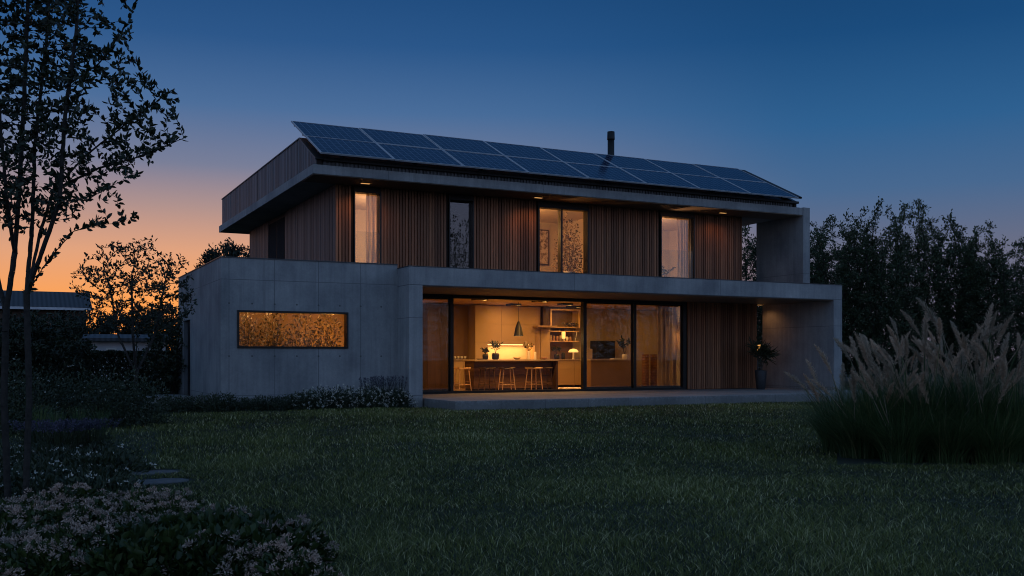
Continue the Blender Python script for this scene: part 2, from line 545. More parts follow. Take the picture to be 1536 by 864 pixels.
# --- low concrete block on the left
b = MB()
b.box(4.22, 4.62, 23.75, 24.0, -.4, 3.37); b.box(7.29, 8.61, 23.75, 24.0, -.4, 3.37)
b.box(4.62, 7.29, 23.75, 24.0, -.4, 1.254); b.box(4.62, 7.29, 23.75, 24.0, 2.115, 3.37)
b.build('block_wall', 'concrete', T)
b = MB()
b.box(4.222, 4.47, 24.0, 28.4, -.4, 3.37); b.box(4.222, 4.47, 29.6, 30.66, -.4, 3.37); b.box(4.222, 4.47, 28.4, 29.6, 2.07, 3.37)
b.box(4.47, 8.61, 30.4, 30.66, -.4, 3.37)
b.build('side_wall', 'concrete_side', T)
b = MB(); b.box(4.47, 8.61, 24.0, 30.4, 3.12, 3.24)
b.build('block_roof', 'zinc', T)
b = MB(); b.box(4.20, 8.61, 23.73, 24.02, 3.372, 3.392); b.box(4.20, 4.49, 24.02, 30.68, 3.372, 3.392)
b.build('coping', 'zinc', T)
b = MB(); b.box(4.47, 8.6, 26.4, 26.5, -.2, 3.12); b.box(8.5, 8.6, 24.0, 26.4, -.2, 3.12)
b.build('inner_wall', 'plaster_dark', T)
b = MB(); b.box(4.47, 8.6, 24.0, 30.4, -.25, -.2); b.build('inner_floor', 'floor', T)
b = MB(); b.box(4.33, 4.38, 28.4, 29.6, -.05, 2.07)
d_ = b.build('door', 'black', T); MB().bar((4.31, 28.55, .8), (4.31, 28.55, 1.35), .014).build('handle', 'alu', d_)

def window(x0, x1, z0, z1, y, depth, mull=(), t=.05, gl='glass', name='window', bot=None, gy=None):
    b = MB(); bot = t if bot is None else bot
    b.box(x0, x0+t, y, y+depth, z0, z1); b.box(x1-t, x1, y, y+depth, z0, z1)
    b.box(x0+t, x1-t, y, y+depth, z0, z0+bot); b.box(x0+t, x1-t, y, y+depth, z1-t, z1)
    gy = y+depth*.55 if gy is None else gy
    ms = [(m_, t*.5) for m_ in mull]
    for m_, hw in ms: b.box(m_-hw, m_+hw, y+depth*.25, y+depth, z0+bot, z1-t)
    w = b.build(name, 'frame', T)
    xs = [x0+t] + [q for m_, hw in ms for q in (m_-hw, m_+hw)] + [x1-t]
    for a, c in zip(xs[::2], xs[1::2]):
        MB().box(a, c, gy, gy+.012, z0+bot, z1-t).build('pane', gl, w)
    return w
window(4.60, 7.31, 1.235, 2.135, 23.72, .22, t=.045, gl='glass')

# --- long ground floor frame: left cheek, slab, right fin
b = MB()
b.box(8.61, 8.97, 22.91, 36.7, -.4, 2.81)
b.box(8.61, 23.0, 22.91, 36.7, 2.81, 3.27)
b.box(22.65, 23.0, 22.91, 26.2, -.4, 2.81)
b.build('concrete_frame', 'concrete_frame', T, bevel=.008)
b = MB(); b.box(8.6, 23.01, 22.9, 25.45, 3.272, 3.29)
b.build('roof_membrane', 'zinc', T)
b = MB(); b.box(8.975, 22.645, 22.95, 25.5, 2.785, 2.806)
b.build('soffit', 'soffit', T)
b = MB(); b.box(21.55, 21.8, 25.62, 36.5, -.3, 2.81); b.box(8.97, 21.8, 36.5, 36.7, -.3, 2.81)
b.box(8.97, 21.55, 29.9, 30.0, 0, 2.74)
b.build('inner_wall', 'plaster', T)
b = MB(); b.box(8.97, 21.8, 25.5, 36.5, -.3, -.002); b.build('inner_floor', 'floor', T)
b = MB()
for k in range(22): b.box(8.98, 21.5, 25.72+k*.19, 25.72+k*.19+.186, 2.745, 2.775)
b.build('ceiling', 'oak', T)

# sliding glass front
gf = MB()
gf.box(8.97, 19.0, 25.54, 25.7, 2.69, 2.785); gf.box(8.97, 19.0, 25.54, 25.7, .0, .07)
for x0, x1 in ((8.97, 9.05), (10.84, 10.93), (15.18, 15.29), (16.98, 17.08), (18.86, 19.0)): gf.box(x0, x1, 25.54, 25.7, .07, 2.69)
gfo = gf.build('sliding_window', 'frame', T)
for x0, x1, gm in ((9.05, 10.84, 'glass_sliding'), (10.93, 15.18, 'glass'), (15.29, 16.98, 'glass_sliding'), (17.08, 18.86, 'glass_sliding')):
    MB().box(x0, x1, 25.62, 25.632, .07, 2.69).build('pane', gm, gfo)
for x0, x1 in ((9.05, 10.84), (15.29, 16.98), (17.08, 18.86)):
    q = MB(); t = .035
    q.box(x0, x0+t, 25.635, 25.67, .07, 2.69); q.box(x1-t, x1, 25.635, 25.67, .07, 2.69); q.box(x0+t, x1-t, 25.635, 25.67, .07, .12); q.box(x0+t, x1-t, 25.635, 25.67, 2.65, 2.69)
    q.build('sash', 'alu' if False else 'dark_wood', gfo)

def slats(x0, x1, z0, z1, y, pitch=.088, w=.062, d=.05, mat='slat', name='slat_cladding'):
    b = MB(); x = x0
    while x + w <= x1 + 1e-6:
        o = random.uniform(-.004, .004)
        b.box(x, x+w, y+o, y+d, z0, z1); x += pitch * random.uniform(.985, 1.015)
    return b.build(name, mat, T)
MB().box(19.0, 21.8, 25.56, 25.62, 0, 2.785).build('cladding_back', 'backing', T)
slats(19.01, 21.8, .01, 2.78, 25.49)

# --- upper storey
UZ0, UZ1 = 3.29, 5.65
wins = [(8.03, 8.80), (10.80, 11.57), (13.63, 15.39), (18.0, 19.32)]
edges = [7.53] + [q for w in wins for q in w] + [21.27]
bk = MB()
for a, c in zip(edges[::2], edges[1::2]):
    bk.box(a + (.03 if a == 7.53 else 0), c, 25.62, 25.8, UZ0, UZ1)
for a, c in wins: bk.box(a, c, 25.62, 25.8, 5.50, UZ1)
bk.box(7.56, 7.74, 25.8, 36.5, UZ0, UZ1); bk.box(7.56, 21.27, 36.3, 36.5, UZ0, UZ1)
bk.build('cladding_back', 'backing', T)
for a, c in zip(edges[::2], edges[1::2]): slats(a+.004, c, UZ0, UZ1-.004, 25.56)
for a, c in wins: MB().box(a, c, 25.575, 25.615, 5.505, UZ1-.004).build('window_head', 'dark_wood', T)
# left side boards, with a dark window
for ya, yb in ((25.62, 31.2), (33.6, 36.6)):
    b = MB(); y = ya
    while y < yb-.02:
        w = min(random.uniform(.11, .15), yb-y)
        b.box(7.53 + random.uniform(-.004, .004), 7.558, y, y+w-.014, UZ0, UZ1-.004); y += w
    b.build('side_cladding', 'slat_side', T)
b = MB(); b.box(7.545, 7.555, 31.2, 33.6, UZ0, UZ1); wd = b.build('window', 'frame', T)
MB().box(7.535, 7.544, 31.3, 32.3, UZ0+.05, 5.5).build('pane', 'dark_pane', wd)
MB().box(7.535, 7.544, 32.4, 33.5, UZ0+.05, 5.5).build('pane', 'dark_pane', wd)
w1 = window(8.03, 8.80, UZ0, 5.50, 25.55, .26, t=.035, gl='glass_coated', gy=25.70)
w2 = window(10.80, 11.57, UZ0, 5.50, 25.55, .26, t=.035, gl='glass_coated', gy=25.70)
w3 = window(13.63, 15.39, UZ0, 5.50, 25.55, .26, (14.47,), t=.06, gl='glass', gy=25.70)
w4 = window(18.0, 19.32, UZ0, 5.50, 25.55, .26, t=.04, gl='glass_coated', gy=25.70)
for w, a, c in ((w1, 8.07, 8.76), (w4, 18.04, 19.28)):
    MB().box(a, c, 25.572, 25.584, UZ0, 4.42).build('glass_guard', 'glass', w)
MB().box(7.74, 21.1, 25.8, 36.3, UZ0, 3.31).build('inner_floor', 'floor', T)
MB().box(7.74, 21.27, 25.8, 36.3, 5.60, 5.645).build('ceiling', 'plaster', T)
b = MB(); b.box(7.74, 21.27, 29.4, 29.5, 3.31, 5.6)
for x in (10.2, 12.6, 16.6): b.box(x, x+.1, 25.8, 29.4, 3.31, 5.6)
b.box(21.1, 21.27, 25.8, 36.3, 3.31, 5.6)
b.build('inner_wall', 'plaster', T)
# right fin and slab of the roof
MB().box(22.78, 23.06, 24.38, 26.66, 3.27, 5.90).build('fin_wall', 'concrete_roof', T, bevel=.006)
MB().box(6.6, 22.78, 24.4, 37.5, UZ1, 5.885).build('roof_slab', 'concrete_roof', T, bevel=.006)
b = MB()
for x0, x1 in ((6.62, 10.5), (10.5, 14.4), (14.4, 18.3), (18.3, 22.77)): b.box(x0+.004, x1-.004, 24.42, 25.56, 5.63, 5.648)
b.build('soffit', 'soffit', T)
# parapet and sloped gable edge
prof = [(24.45, 5.885), (24.45, 6.03), (26.1, 6.88), (37.4, 6.88), (37.4, 5.885)]
b = MB(); b.prism([(24.5, 5.885), (24.5, 6.03), (26.1, 6.86), (37.4, 6.86), (37.4, 5.885)], 'X', 6.73, 6.85)
b.prism([(24.5, 5.885), (24.5, 6.03), (26.1, 6.86), (37.4, 6.86), (37.4, 5.885)], 'X', 22.5, 22.6)
b.box(6.85, 22.5, 37.28, 37.4, 5.885, 6.86)
b.build('parapet', 'backing', T)
b = MB(); y = 24.5
while y < 37.35:
    w = random.uniform(.13, .2); y2 = min(y+w-.012, 37.4)
    h = lambda q: 6.03 + (min(q, 26.1)-24.5)/1.6*.83
    o = random.uniform(0, .008)
    b.prism([(y, 5.89), (y2, 5.89), (y2, h(y2)), (y, h(y))], 'X', 6.69+o, 6.728); y += w
b.build('parapet_boards', 'slat_grey', T)
for X0, X1 in ((6.67, 6.88), (22.47, 22.63)):
    b = MB(); b.prism([(26.1, 6.865), (37.42, 6.865), (37.42, 6.895), (26.09, 6.895)], 'X', X0, X1)
    b.prism([(24.46, 6.035), (26.1, 6.868), (26.09, 6.9), (24.45, 6.065)], 'X', X0, X1)
    b.build('coping', 'zinc', T)
b = MB(); b.prism([(24.6, 5.89), (24.6, 6.05), (26.1, 6.80), (37.28, 6.62), (37.28, 5.89)], 'X', 6.86, 22.49)
b.build('roof_deck', 'zinc', T)
b = MB(); b.box(6.9, 22.45, 24.53, 24.56, 5.89, 6.06)
x = 6.92
while x < 22.4:
    b.box(x, x+.045, 24.49, 24.53, 5.89, 6.0); x += .10
b.build('eaves_louvre', 'slat_grey', T)
MB().box(6.88, 22.6, 24.38, 24.52, 6.005, 6.075).build('gutter', 'black', T)
# solar panels, two rows of eight, on a rack that overhangs the ridge
sy0, sz0, sy1, sz1 = 24.06, 6.11, 27.07, 7.56
sl = math.hypot(sy1-sy0, sz1-sz0); ang = math.atan2(sz1-sz0, sy1-sy0)
PM = PM0 = Matrix.Translation((0, sy0, sz0)) @ Matrix.Rotation(ang, 4, 'X')
PW, PL = 1.95, sl/2
def uvquad(name, pts, mat, parent):
    me = bpy.data.meshes.new(name); me.from_pydata(pts, [], [(0, 1, 2, 3)]); me.update()
    uv = me.uv_layers.new(name='UVMap')
    for l, c in zip(uv.data, ((0, 0), (1, 0), (1, 1), (0, 1))): l.uv = c
    return link(name, me, mat, parent)
for row in range(2):
    for c in range(8):
        x0, x1 = 6.70+c*PW, 6.70+(c+1)*PW-.012
        y0, y1 = row*PL, (row+1)*PL-.012
        PM = PM0 @ Matrix.Translation((0, 0, random.uniform(-.004, .004))) @ Matrix.Rotation(R(random.uniform(-.18, .18)), 4, 'X')
        f = MB(); t = .034
        f.box(x0, x0+t, y0, y1, -.02, .02, mat=PM); f.box(x1-t, x1, y0, y1, -.02, .02, mat=PM)
        f.box(x0+t, x1-t, y0, y0+t, -.02, .02, mat=PM); f.box(x0+t, x1-t, y1-t, y1, -.02, .02, mat=PM)
        f.box(x0+t, x1-t, y0+t, y1-t, -.015, .008, mat=PM)
        fo = f.build('solar_panel', 'panel_frame', T)
        uvquad('solar_cells', [tuple(PM @ Vector(p)) for p in ((x0+t, y0+t, .012), (x1-t, y0+t, .012), (x1-t, y1-t, .012), (x0+t, y1-t, .012))], 'cell', fo)
PM = PM0; b = MB()
for yy in (.35, 1.35, 2.0, 3.0): b.box(6.72, 22.28, yy, yy+.05, -.075, -.022, mat=PM)
for k in range(8):
    x = 7.3 + k*1.95
    b.box(x, x+.05, .1, sl-.06, -.13, -.077, mat=PM)
    b.bar((x+.02, 26.6, 6.7), (x+.02, 26.8, 7.32), .02)
b.build('panel_rack', 'black', T)
MB().box(22.31, 22.6, .2, sl-.02, -.06, 0, mat=PM).build('roof_edge', 'black', T)
b = MB(); b.lathe([(.11, 6.6), (.11, 8.12)], 17.2, 27.2, 24); fl = b.build('chimney', 'black', T, smooth=True)
b = MB(); b.lathe([(.122, 8.1), (.125, 8.12), (.118, 8.36), (.06, 8.37)], 17.2, 27.2, 24); b.build('chimney_cap', 'black', fl, smooth=True)
# soffit downlights over the upper windows
for x, pw in ((8.17, 13), (13.35, 14), (20.0, 8)):
    b = MB(); b.box(x-.14, x+.14, 24.94, 25.06, 5.612, 5.629); fx = b.build('soffit_light', 'black', T)
    b = MB(); b.box(x-.12, x+.12, 24.95, 25.05, 5.608, 5.611); b.build('diffuser', 'lamp_soft', fx)
    lamp('soffit_lamp', (x, 25.0, 5.59), pw, (1, .45, .16), .05, 'SPOT', (0, 0, 0), 150)

for x, pw in ((22.2, 9),):
    b = MB(); b.box(x-.1, x+.1, 25.75, 25.87, 2.78, 2.808); fx = b.build('soffit_light', 'black', T)
    b = MB(); b.box(x-.08, x+.08, 25.765, 25.855, 2.776, 2.779); b.build('diffuser', 'lamp_soft', fx)
    lamp('soffit_lamp', (x, 25.8, 2.765), pw, (1, .45, .17), .04, 'SPOT', (0, 0, 0), 150)

# terrace
b = MB(); b.box(9.015, 23.2, 20.98, 25.54, -.5, -.003)
tag(b.build('terrace', 'paving', None, bevel=.01), kind='structure')
b = MB(); b.box(3.0, 4.22, 28.2, 30.2, -.4, -.06)
tag(b.build('door_step', 'paving', None, bevel=.01), kind='structure')

# ------------------------------------------------------------------ kitchen and rooms
def one(name, mb, mat, label, cat, group=None, **k):
    return tag(mb.build(name, mat, None, **k), label, cat, group)

t = thing('kitchen_island', 'dark timber kitchen island with a pale worktop behind the bar stools', 'kitchen island', (0, 0, 0))
b = MB()
for k in range(4): b.box(12.4, 15.12, 27.4, 28.1, .06+k*.21, .06+k*.21+.206)
b.build('body', 'walnut', t)
MB().box(12.42, 15.1, 27.42, 28.08, 0, .06).build('plinth', 'black', t)
MB().box(12.3, 15.2, 27.1, 28.15, .905, .95).build('worktop', 'counter', t, bevel=.004)
MB().box(15.13, 15.2, 27.15, 28.12, 0, .904).build('end_panel', 'dark_wood', t)

def cabinet(name, x0, x1, y0, y1, z0, z1, label, mat='cabinet', cols=(), rows=(), cat='cabinet', plinth=0, front=.02):
    t = thing(name, label, cat, (0, 0, 0))
    MB().box(x0, x1, y0+front, y1, z0, z1).build('carcass', mat, t)
    xs = [x0]+list(cols)+[x1]; zs = [z0+plinth]+list(rows)+[z1]
    for a, c in zip(xs[:-1], xs[1:]):
        for e, f in zip(zs[:-1], zs[1:]):
            MB().box(a+.004, c-.004, y0, y0+front-.002, e+.004, f-.004).build('front', mat, t)
    return t
cabinet('tall_cabinet', 11.5, 12.4, 28.95, 29.88, 0, 2.72, 'dark tall cupboard inside, behind the narrow left glass pane', 'dark_wood', (11.95,))
cabinet('pantry_panel', 12.41, 13.14, 29.5, 29.88, .96, 2.72, 'brown recessed wall cupboard above the counter left of the oak tall unit', 'plaster_dark', ())
t = cabinet('base_cabinet', 12.41, 13.14, 29.05, 29.88, .0, .92, 'warm base cupboard under the counter behind the light wooden stool', 'cabinet', (12.78,), (), plinth=.08)
MB().box(12.41, 13.14, 29.0, 29.88, .922, .955).build('worktop', 'counter', t)
cabinet('fridge_cabinet', 13.15, 13.6, 28.95, 29.88, 0, 2.72, 'pale full height cupboard left of the lit backsplash', 'cabinet', (), (1.5,))
cabinet('upper_cabinet', 13.61, 15.5, 29.25, 29.88, 1.45, 2.72, 'two rows of pale handleless wall cupboards above the glowing backsplash', 'cabinet', (14.23,), (2.12,))
t = cabinet('base_cabinet', 13.61, 15.6, 29.2, 29.88, .0, .92, 'base cupboards along the lit backsplash, mostly hidden by the island', 'cabinet', (14.23, 14.9), ())
MB().box(13.61, 15.6, 29.17, 29.88, .922, .955).build('worktop', 'counter', t)
MB().box(13.65, 15.45, 29.62, 29.66, 1.437, 1.448).build('light_strip', 'led', house)
l = lamp('strip_lamp', (14.55, 29.64, 1.42), 24, (1, .5, .13), (1.8, .05), 'AREA', (0, 0, 0))
# extractor column and shelf niche
b = MB(); b.box(15.52, 15.72, 29.3, 29.88, .0, 2.72); one('timber_panel', b, 'oak', 'narrow timber panel between the wall cupboards and the extractor', 'panel')
t = thing('extractor_hood', 'slim extractor hood with a square column over the counter', 'extractor hood', (0, 0, 0))
MB().box(15.78, 15.98, 29.2, 29.6, 2.09, 2.74).build('column', 'dark_wood', t)
MB().box(15.4, 16.12, 28.85, 29.24, 2.03, 2.085).build('canopy', 'oak', t)
cabinet('wall_cabinet', 15.74, 16.1, 29.3, 29.88, .96, 2.0, 'light upright cupboard under the extractor hood', 'cabinet')
t = thing('glass_cabinet', 'pale framed glass fronted wall cabinet above the open shelves', 'cabinet', (0, 0, 0))
b = MB(); b.box(16.14, 16.19, 29.35, 29.88, 2.03, 2.68); b.box(16.19, 17.25, 29.35, 29.88, 2.63, 2.68); b.box(16.19, 17.25, 29.35, 29.88, 2.03, 2.07); b.box(17.25, 17.3, 29.35, 29.88, 2.03, 2.68)
b.build('frame', 'oak', t); MB().box(16.19, 17.25, 29.8, 29.88, 2.07, 2.63).build('back', 'plaster_dark', t); MB().box(16.19, 17.25, 29.38, 29.39, 2.07, 2.63).build('pane', 'glass', t)
t = thing('open_shelf', 'two timber wall shelves with jars right of the extractor', 'shelf', (0, 0, 0))
for z in (1.56, 1.90): MB().box(16.14, 17.3, 29.4, 29.88, z, z+.03).build('board', 'oak', t)
MB().box(16.14, 17.3, 29.86, 29.89, .96, 2.0).build('back', 'plaster_dark', t)
b = MB(); b.bar((17.15, 29.42, 1.59), (17.22, 29.42, 1.9), .012); b.build('bracket', 'alu', t)
t = cabinet('drawer_unit', 15.75, 17.3, 28.95, 29.88, .09, .92, 'pale drawer unit with a lit toe kick below the open shelves', 'cabinet', (16.2, 16.85,), (.62,))
MB().box(15.75, 17.3, 28.92, 29.88, .922, .955).build('worktop', 'counter', t)
lamp('toe_lamp', (16.5, 29.15, .085), 7, (1, .5, .15), (1.5, .05), 'AREA', (R(-30), 0, 0))

# things on worktops and shelves
def vase(loc, prof, mat, label, cat='vase', name='vase', group=None):
    b = MB(); b.lathe(prof, 0, 0, 16); o = one(name, b, mat, label, cat, group, smooth=True); o.location = loc; return o
def sprig(name, label, cat, loc, h, spread, n, L, W, lmat, pot=None, potmat='pot', seed=1, up=.6, group=None, stems=7):
    """a small potted or vased plant: stems fanning out with leaves"""
    rng = np.random.default_rng(seed); t = thing(name, label, cat, loc, 0, group); z0 = 0
    if pot:
        b = MB(); b.lathe(pot, 0, 0, 16); b.build('pot', potmat, t, smooth=True); z0 = pot[-1][1]*.9
    b = MB(); P, A = [], []
    for k in range(stems):
        a = rng.random()*6.28; rr = spread*rng.uniform(.2, 1); tip = np.array([rr*math.cos(a), rr*math.sin(a), z0+(h-z0)*rng.uniform(.6, 1)])
        mid = np.array([tip[0]*.35, tip[1]*.35, z0+(tip[2]-z0)*.6])
        base_ = np.array([0, 0, z0-.02])
        b.bar(base_, mid, .006, .004, 5); b.bar(mid, tip, .004, .002, 5)
        for q in range(max(1, n//stems)):
            s = rng.random()**.7
            p = mid+(tip-mid)*s if s > .1 else base_+(mid-base_)*.8
            P.append(p); A.append(unit((tip-mid))*.6 + unit(rng.normal(size=3))*.9 + np.array([0, 0, up*.3]))
    b.build('stems', 'dark_wood', t)
    link('leaves', leaf_mesh('leaves', np.array(P), np.array(A), L*rng.uniform(.6, 1.2, len(P)), W*rng.uniform(.7, 1.2, len(P)), .3, rng), lmat, t)
    return t
potp = [(.05, 0), (.085, .02), (.095, .12), (.08, .17)]
sprig('potted_plant', 'low dark potted plant on the island, left of the spiky one', 'plant', (12.95, 27.75, .95), .34, .16, 60, .09, .05, 'leaf_dark', potp, 'black', 3)
sprig('potted_plant', 'tall spiky dark plant in a black pot on the island', 'plant', (13.3, 27.75, .95), .48, .15, 48, .2, .035, 'leaf_dark', [(.07, 0), (.11, .03), (.12, .15), (.1, .2)], 'black', 4, 1.5)
sprig('flower_vase', 'pale vase of reddish flowers at the right end of the backsplash', 'vase', (14.45, 27.7, .95), .52, .17, 60, .09, .05, 'leaf_indoor', [(.04, 0), (.05, .02), (.045, .24), (.05, .27)], 'white', 5)
vase((14.65, 27.65, .95), [(.035, 0), (.04, .01), (.038, .22), (.03, .24)], 'white', 'slim white bottle vase beside the flowers on the island')
vase((14.05, 27.75, .95), [(.05, 0), (.12, .05), (.13, .07), (.11, .065)], 'counter', 'shallow pale bowl on the island left of the flower vase', 'bowl', 'bowl')
vase((14.95, 27.6, .95), [(.04, 0), (.1, .05), (.11, .075), (.09, .07)], 'terracotta', 'reddish bowl at the right end of the island', 'bowl', 'bowl')
vase((12.72, 27.6, .95), [(.1, 0), (.14, .02), (.14, .03), (.12, .028)], 'black', 'flat dark plate on the island by the low plant', 'plate', 'plate')
b = MB(); b.box(12.5, 13.0, 29.1, 29.4, .957, .975)
tr = one('serving_tray', b, 'dark_wood', 'dark tray of small cups on the counter at far left', 'tray')
for k in range(4): vase((12.56+k*.12, 29.25, .976), [(.03, 0), (.04, .02), (.042, .08), (.035, .08)], 'white', 'small pale cup on the dark tray by the left glass pane', 'cup', 'cup', 'cups on the tray')
for k in range(7):
    h = random.uniform(.1, .19)
    vase((16.25+k*.13, 29.55, 1.591), [(.035, 0), (.045, .01), (.045, h), (.03, h+.01)], random.choice(['white', 'terracotta', 'counter']), 'small jar in the row on the lower wall shelf', 'jar', 'jar', 'jars on the lower shelf')
b = MB(); b.box(16.75, 17.22, 29.5, 29.75, 1.932, 2.02); one('storage_basket', b, 'dark_wood', 'low dark basket under leaves on the upper wall shelf', 'basket', bevel=.01)
sprig('trailing_plant', 'bushy plant standing in the basket on the upper wall shelf', 'plant', (16.98, 29.5, 2.02), .2, .26, 60, .12, .05, 'leaf_indoor', None, seed=6)
t = thing('hanging_lantern', 'small glowing yellow lantern hung under the upper wall shelf', 'lantern', (16.62, 29.3, 1.66))
b = MB(); b.lathe([(.05, 0), (.065, .02), (.065, .22), (.05, .24)], 0, 0, 16); b.build('shade', 'shade_glow', t); MB().bar((0, 0, .24), (0, .12, .27), .006).build('hook', 'black', t)
t = thing('table_lamp', 'white mushroom table lamp glowing on the drawer unit', 'lamp', (16.95, 29.2, .955))
b = MB(); b.lathe([(.05, 0), (.05, .02), (.032, .03), (.03, .24)], 0, 0, 16); b.build('stem', 'white', t)
b = MB(); b.lathe([(.17, .24), (.175, .26), (.13, .33), (.04, .36)], 0, 0, 20); b.build('lamp_shade', 'shade_glow', t, smooth=True)
lamp('table_lamp_light', (16.95, 29.2, 1.17), 4, (1, .55, .2), .04)
sprig('potted_plant', 'dark leafy plant at the left end of the drawer unit', 'plant', (16.3, 29.2, .955), .4, .15, 60, .1, .05, 'leaf_dark', potp, 'black', 8)
vase((16.55, 29.2, .955), [(.05, 0), (.06, .01), (.06, .2), (.03, .24)], 'black', 'dark jug on the drawer unit left of the mushroom lamp', 'jug', 'jug')

# pendant
t = thing('pendant_lamp', 'dark cone pendant lamp on a thin cord above the island', 'pendant lamp', (13.98, 27.5, 1.69))
b = MB(); b.lathe([(.155, 0), (.15, .02), (.10, .26), (.05, .42), (.025, .46)], 0, 0, 28, cap=False); sh = b.build('lamp_shade', 'black', t, smooth=True)
MB().bar((0, 0, .45), (0, 0, 1.055), .007).build('cord', 'black', t)
b = MB(); b.lathe([(.02, .04), (.05, .07), (.05, .11), (.02, .15)], 0, 0, 12); b.build('bulb', 'bulb', t, smooth=True)
lamp('pendant_light', (13.98, 27.5, 1.70), 14, (1, .58, .22), .06)

# bar stools
def stool(loc, rz, label, mat, seatmat, dished=True):
    t = thing('bar_stool', label, 'bar stool', loc, rz, 'bar stools at the kitchen island')
    b = MB(); b.prism([(-.2, .66), (.2, .66), (.22, .72), (.12, .695), (-.12, .695), (-.22, .72)], 'Y', -.17, .17); b.build('seat', seatmat, t, bevel=.008)
    for sx in (-1, 1):
        for sy in (-1, 1): MB().bar((sx*.15, sy*.12, .67), (sx*.21, sy*.18, 0), .018, .014).build('leg', mat, t)
    for sy in (-1, 1): MB().bar((-.19, sy*.16, .2), (.19, sy*.16, .2), .011).build('footrest', mat, t)
    for sx in (-1, 1): MB().bar((sx*.185, -.155, .27), (sx*.185, .155, .27), .011).build('footrest', mat, t)
    return t
stool((12.06, 27.5, 0), .1, 'light oak bar stool standing left of the island', 'oak', 'oak')
stool((12.66, 27.0, 0), .15, 'dark bar stool partly hidden behind the brown wooden one', 'dark_wood', 'dark_wood')
stool((13.08, 26.5, 0), -.1, 'brown wooden bar stool with a broad dished seat, nearest the potted plants', 'oak', 'walnut')
stool((14.02, 26.55, 0), .1, 'wooden bar stool with a pale flat seat under the pendant lamp', 'oak', 'oak')
stool((14.6, 26.95, 0), 0, 'dark bar stool at the right end of the island', 'dark_wood', 'dark_wood')

# right half of the room
t = cabinet('sideboard', 16.62, 18.3, 27.5, 28.1, 0, .92, 'plain beige counter block behind the middle glass pane', 'plaster_dark', (), (), 'counter')
MB().box(16.6, 18.32, 27.47, 28.13, .922, .955).build('worktop', 'counter', t)
b = MB(); b.box(17.95, 18.7, 29.3, 29.75, .98, 1.6); one('wall_oven', b, 'black', 'black built in oven on the back wall behind the beige counter', 'oven', bevel=.01)
cabinet('low_cabinet', 17.4, 19.0, 29.2, 29.88, 0, .97, 'long low cupboard along the back wall under the black oven', 'plaster_dark', (18.2,))
b = MB(); b.box(16.72, 16.92, 27.9, 27.92, .96, 1.3); one('picture_frame', b, 'counter', 'small pale framed card leaning on the beige counter', 'picture')
sprig('potted_plant', 'tall leafy plant on the beige counter by the mullion', 'plant', (18.05, 27.7, .955), .72, .3, 110, .12, .06, 'leaf_mid', potp, 'white', 9)
b = MB(); b.box(17.55, 17.95, 27.55, 27.8, .957, .985); one('open_book', b, 'white', 'pale open book lying on the beige counter', 'book')
for k, (x, y_) in enumerate(((19.3, 28.3), (19.72, 28.4))):
    b = MB(); pr = [(.10, 0)]
    for q in range(1, 26): pr.append((.12+.018*(q % 2), q*.045))
    b.lathe(pr, 0, 0, 14); o = one('floor_basket', b, 'terracotta', ('tall ribbed floor basket, the one farther from the curtain', 'tall ribbed floor basket next to the curtain')[k], 'basket', 'tall ribbed baskets'); o.location = (x, y_, 0)
def curtain(x0, x1, y, z0, z1, label, amp=.05, pitch=.16, name='curtain'):
    n = int((x1-x0)/.02); xs = [x0+(x1-x0)*k/n for k in range(n+1)]
    ys = [y+amp*math.sin(2*math.pi*(x-x0)/pitch)+random.uniform(-.004, .004) for x in xs]
    vs = [(x, q, z0) for x, q in zip(xs, ys)]+[(x, q, z1) for x, q in zip(xs, ys)]
    fs = [(k, k+1, n+2+k, n+1+k) for k in range(n)]
    b = MB(); b.add(vs, fs, .5); o = one(name, b, 'curtain', label, 'curtain', smooth=True)
    md = o.modifiers.new('thickness', 'SOLIDIFY'); md.thickness = .004
    return o
curtain(18.22, 18.70, 26.05, .02, 2.72, 'beige floor length curtain behind the right end of the sliding glass')
curtain(18.84, 19.4, 26.1, .02, 2.72, 'beige curtain glowing from a lamp behind it, against the right frame of the sliding glass')
t = thing('floor_lamp', 'slim glowing floor lamp behind the lit beige curtain', 'floor lamp', (19.08, 26.32, 0))
b = MB(); b.lathe([(.13, 0), (.13, .02), (.015, .03), (.012, 1.2)], 0, 0, 14); b.build('stand', 'black', t)
b = MB(); b.lathe([(.035, 1.2), (.04, 1.21), (.04, 2.0), (.035, 2.01)], 0, 0, 14); b.build('tube', 'tube_glow', t)
lamp('floor_lamp_light', (19.08, 26.24, 1.7), 30, (1, .55, .2), .05)

# made-up ceiling light boxes, added to brighten the kitchen and the terrace
for x, y_, e in ((10.4, 27.2, 20), (12.0, 26.12, 27), (14.0, 26.12, 29), (14.2, 28.3, 9), (15.6, 27.4, 14), (16.6, 28.6, 11), (17.6, 26.2, 3.5), (20.2, 28.4, 4)):
    b = MB(); w = .19
    b.box(x-w, x+w, y_-w, y_-w+.012, 2.685, 2.744)
    b.box(x-w, x-w+.012, y_-w+.012, y_+w-.012, 2.685, 2.744); b.box(x+w-.012, x+w, y_-w+.012, y_+w-.012, 2.685, 2.744)
    fx = b.build('added_ceiling_light', 'black', house)
    MB().box(x-w+.013, x+w-.013, y_-w+.013, y_+w-.013, 2.738, 2.743).build('diffuser', 'lamp_soft', fx)
    lamp('ceiling_fill', (x, y_, 2.735), e*2.5, (1, .46, .10), (.33, .33), 'AREA')

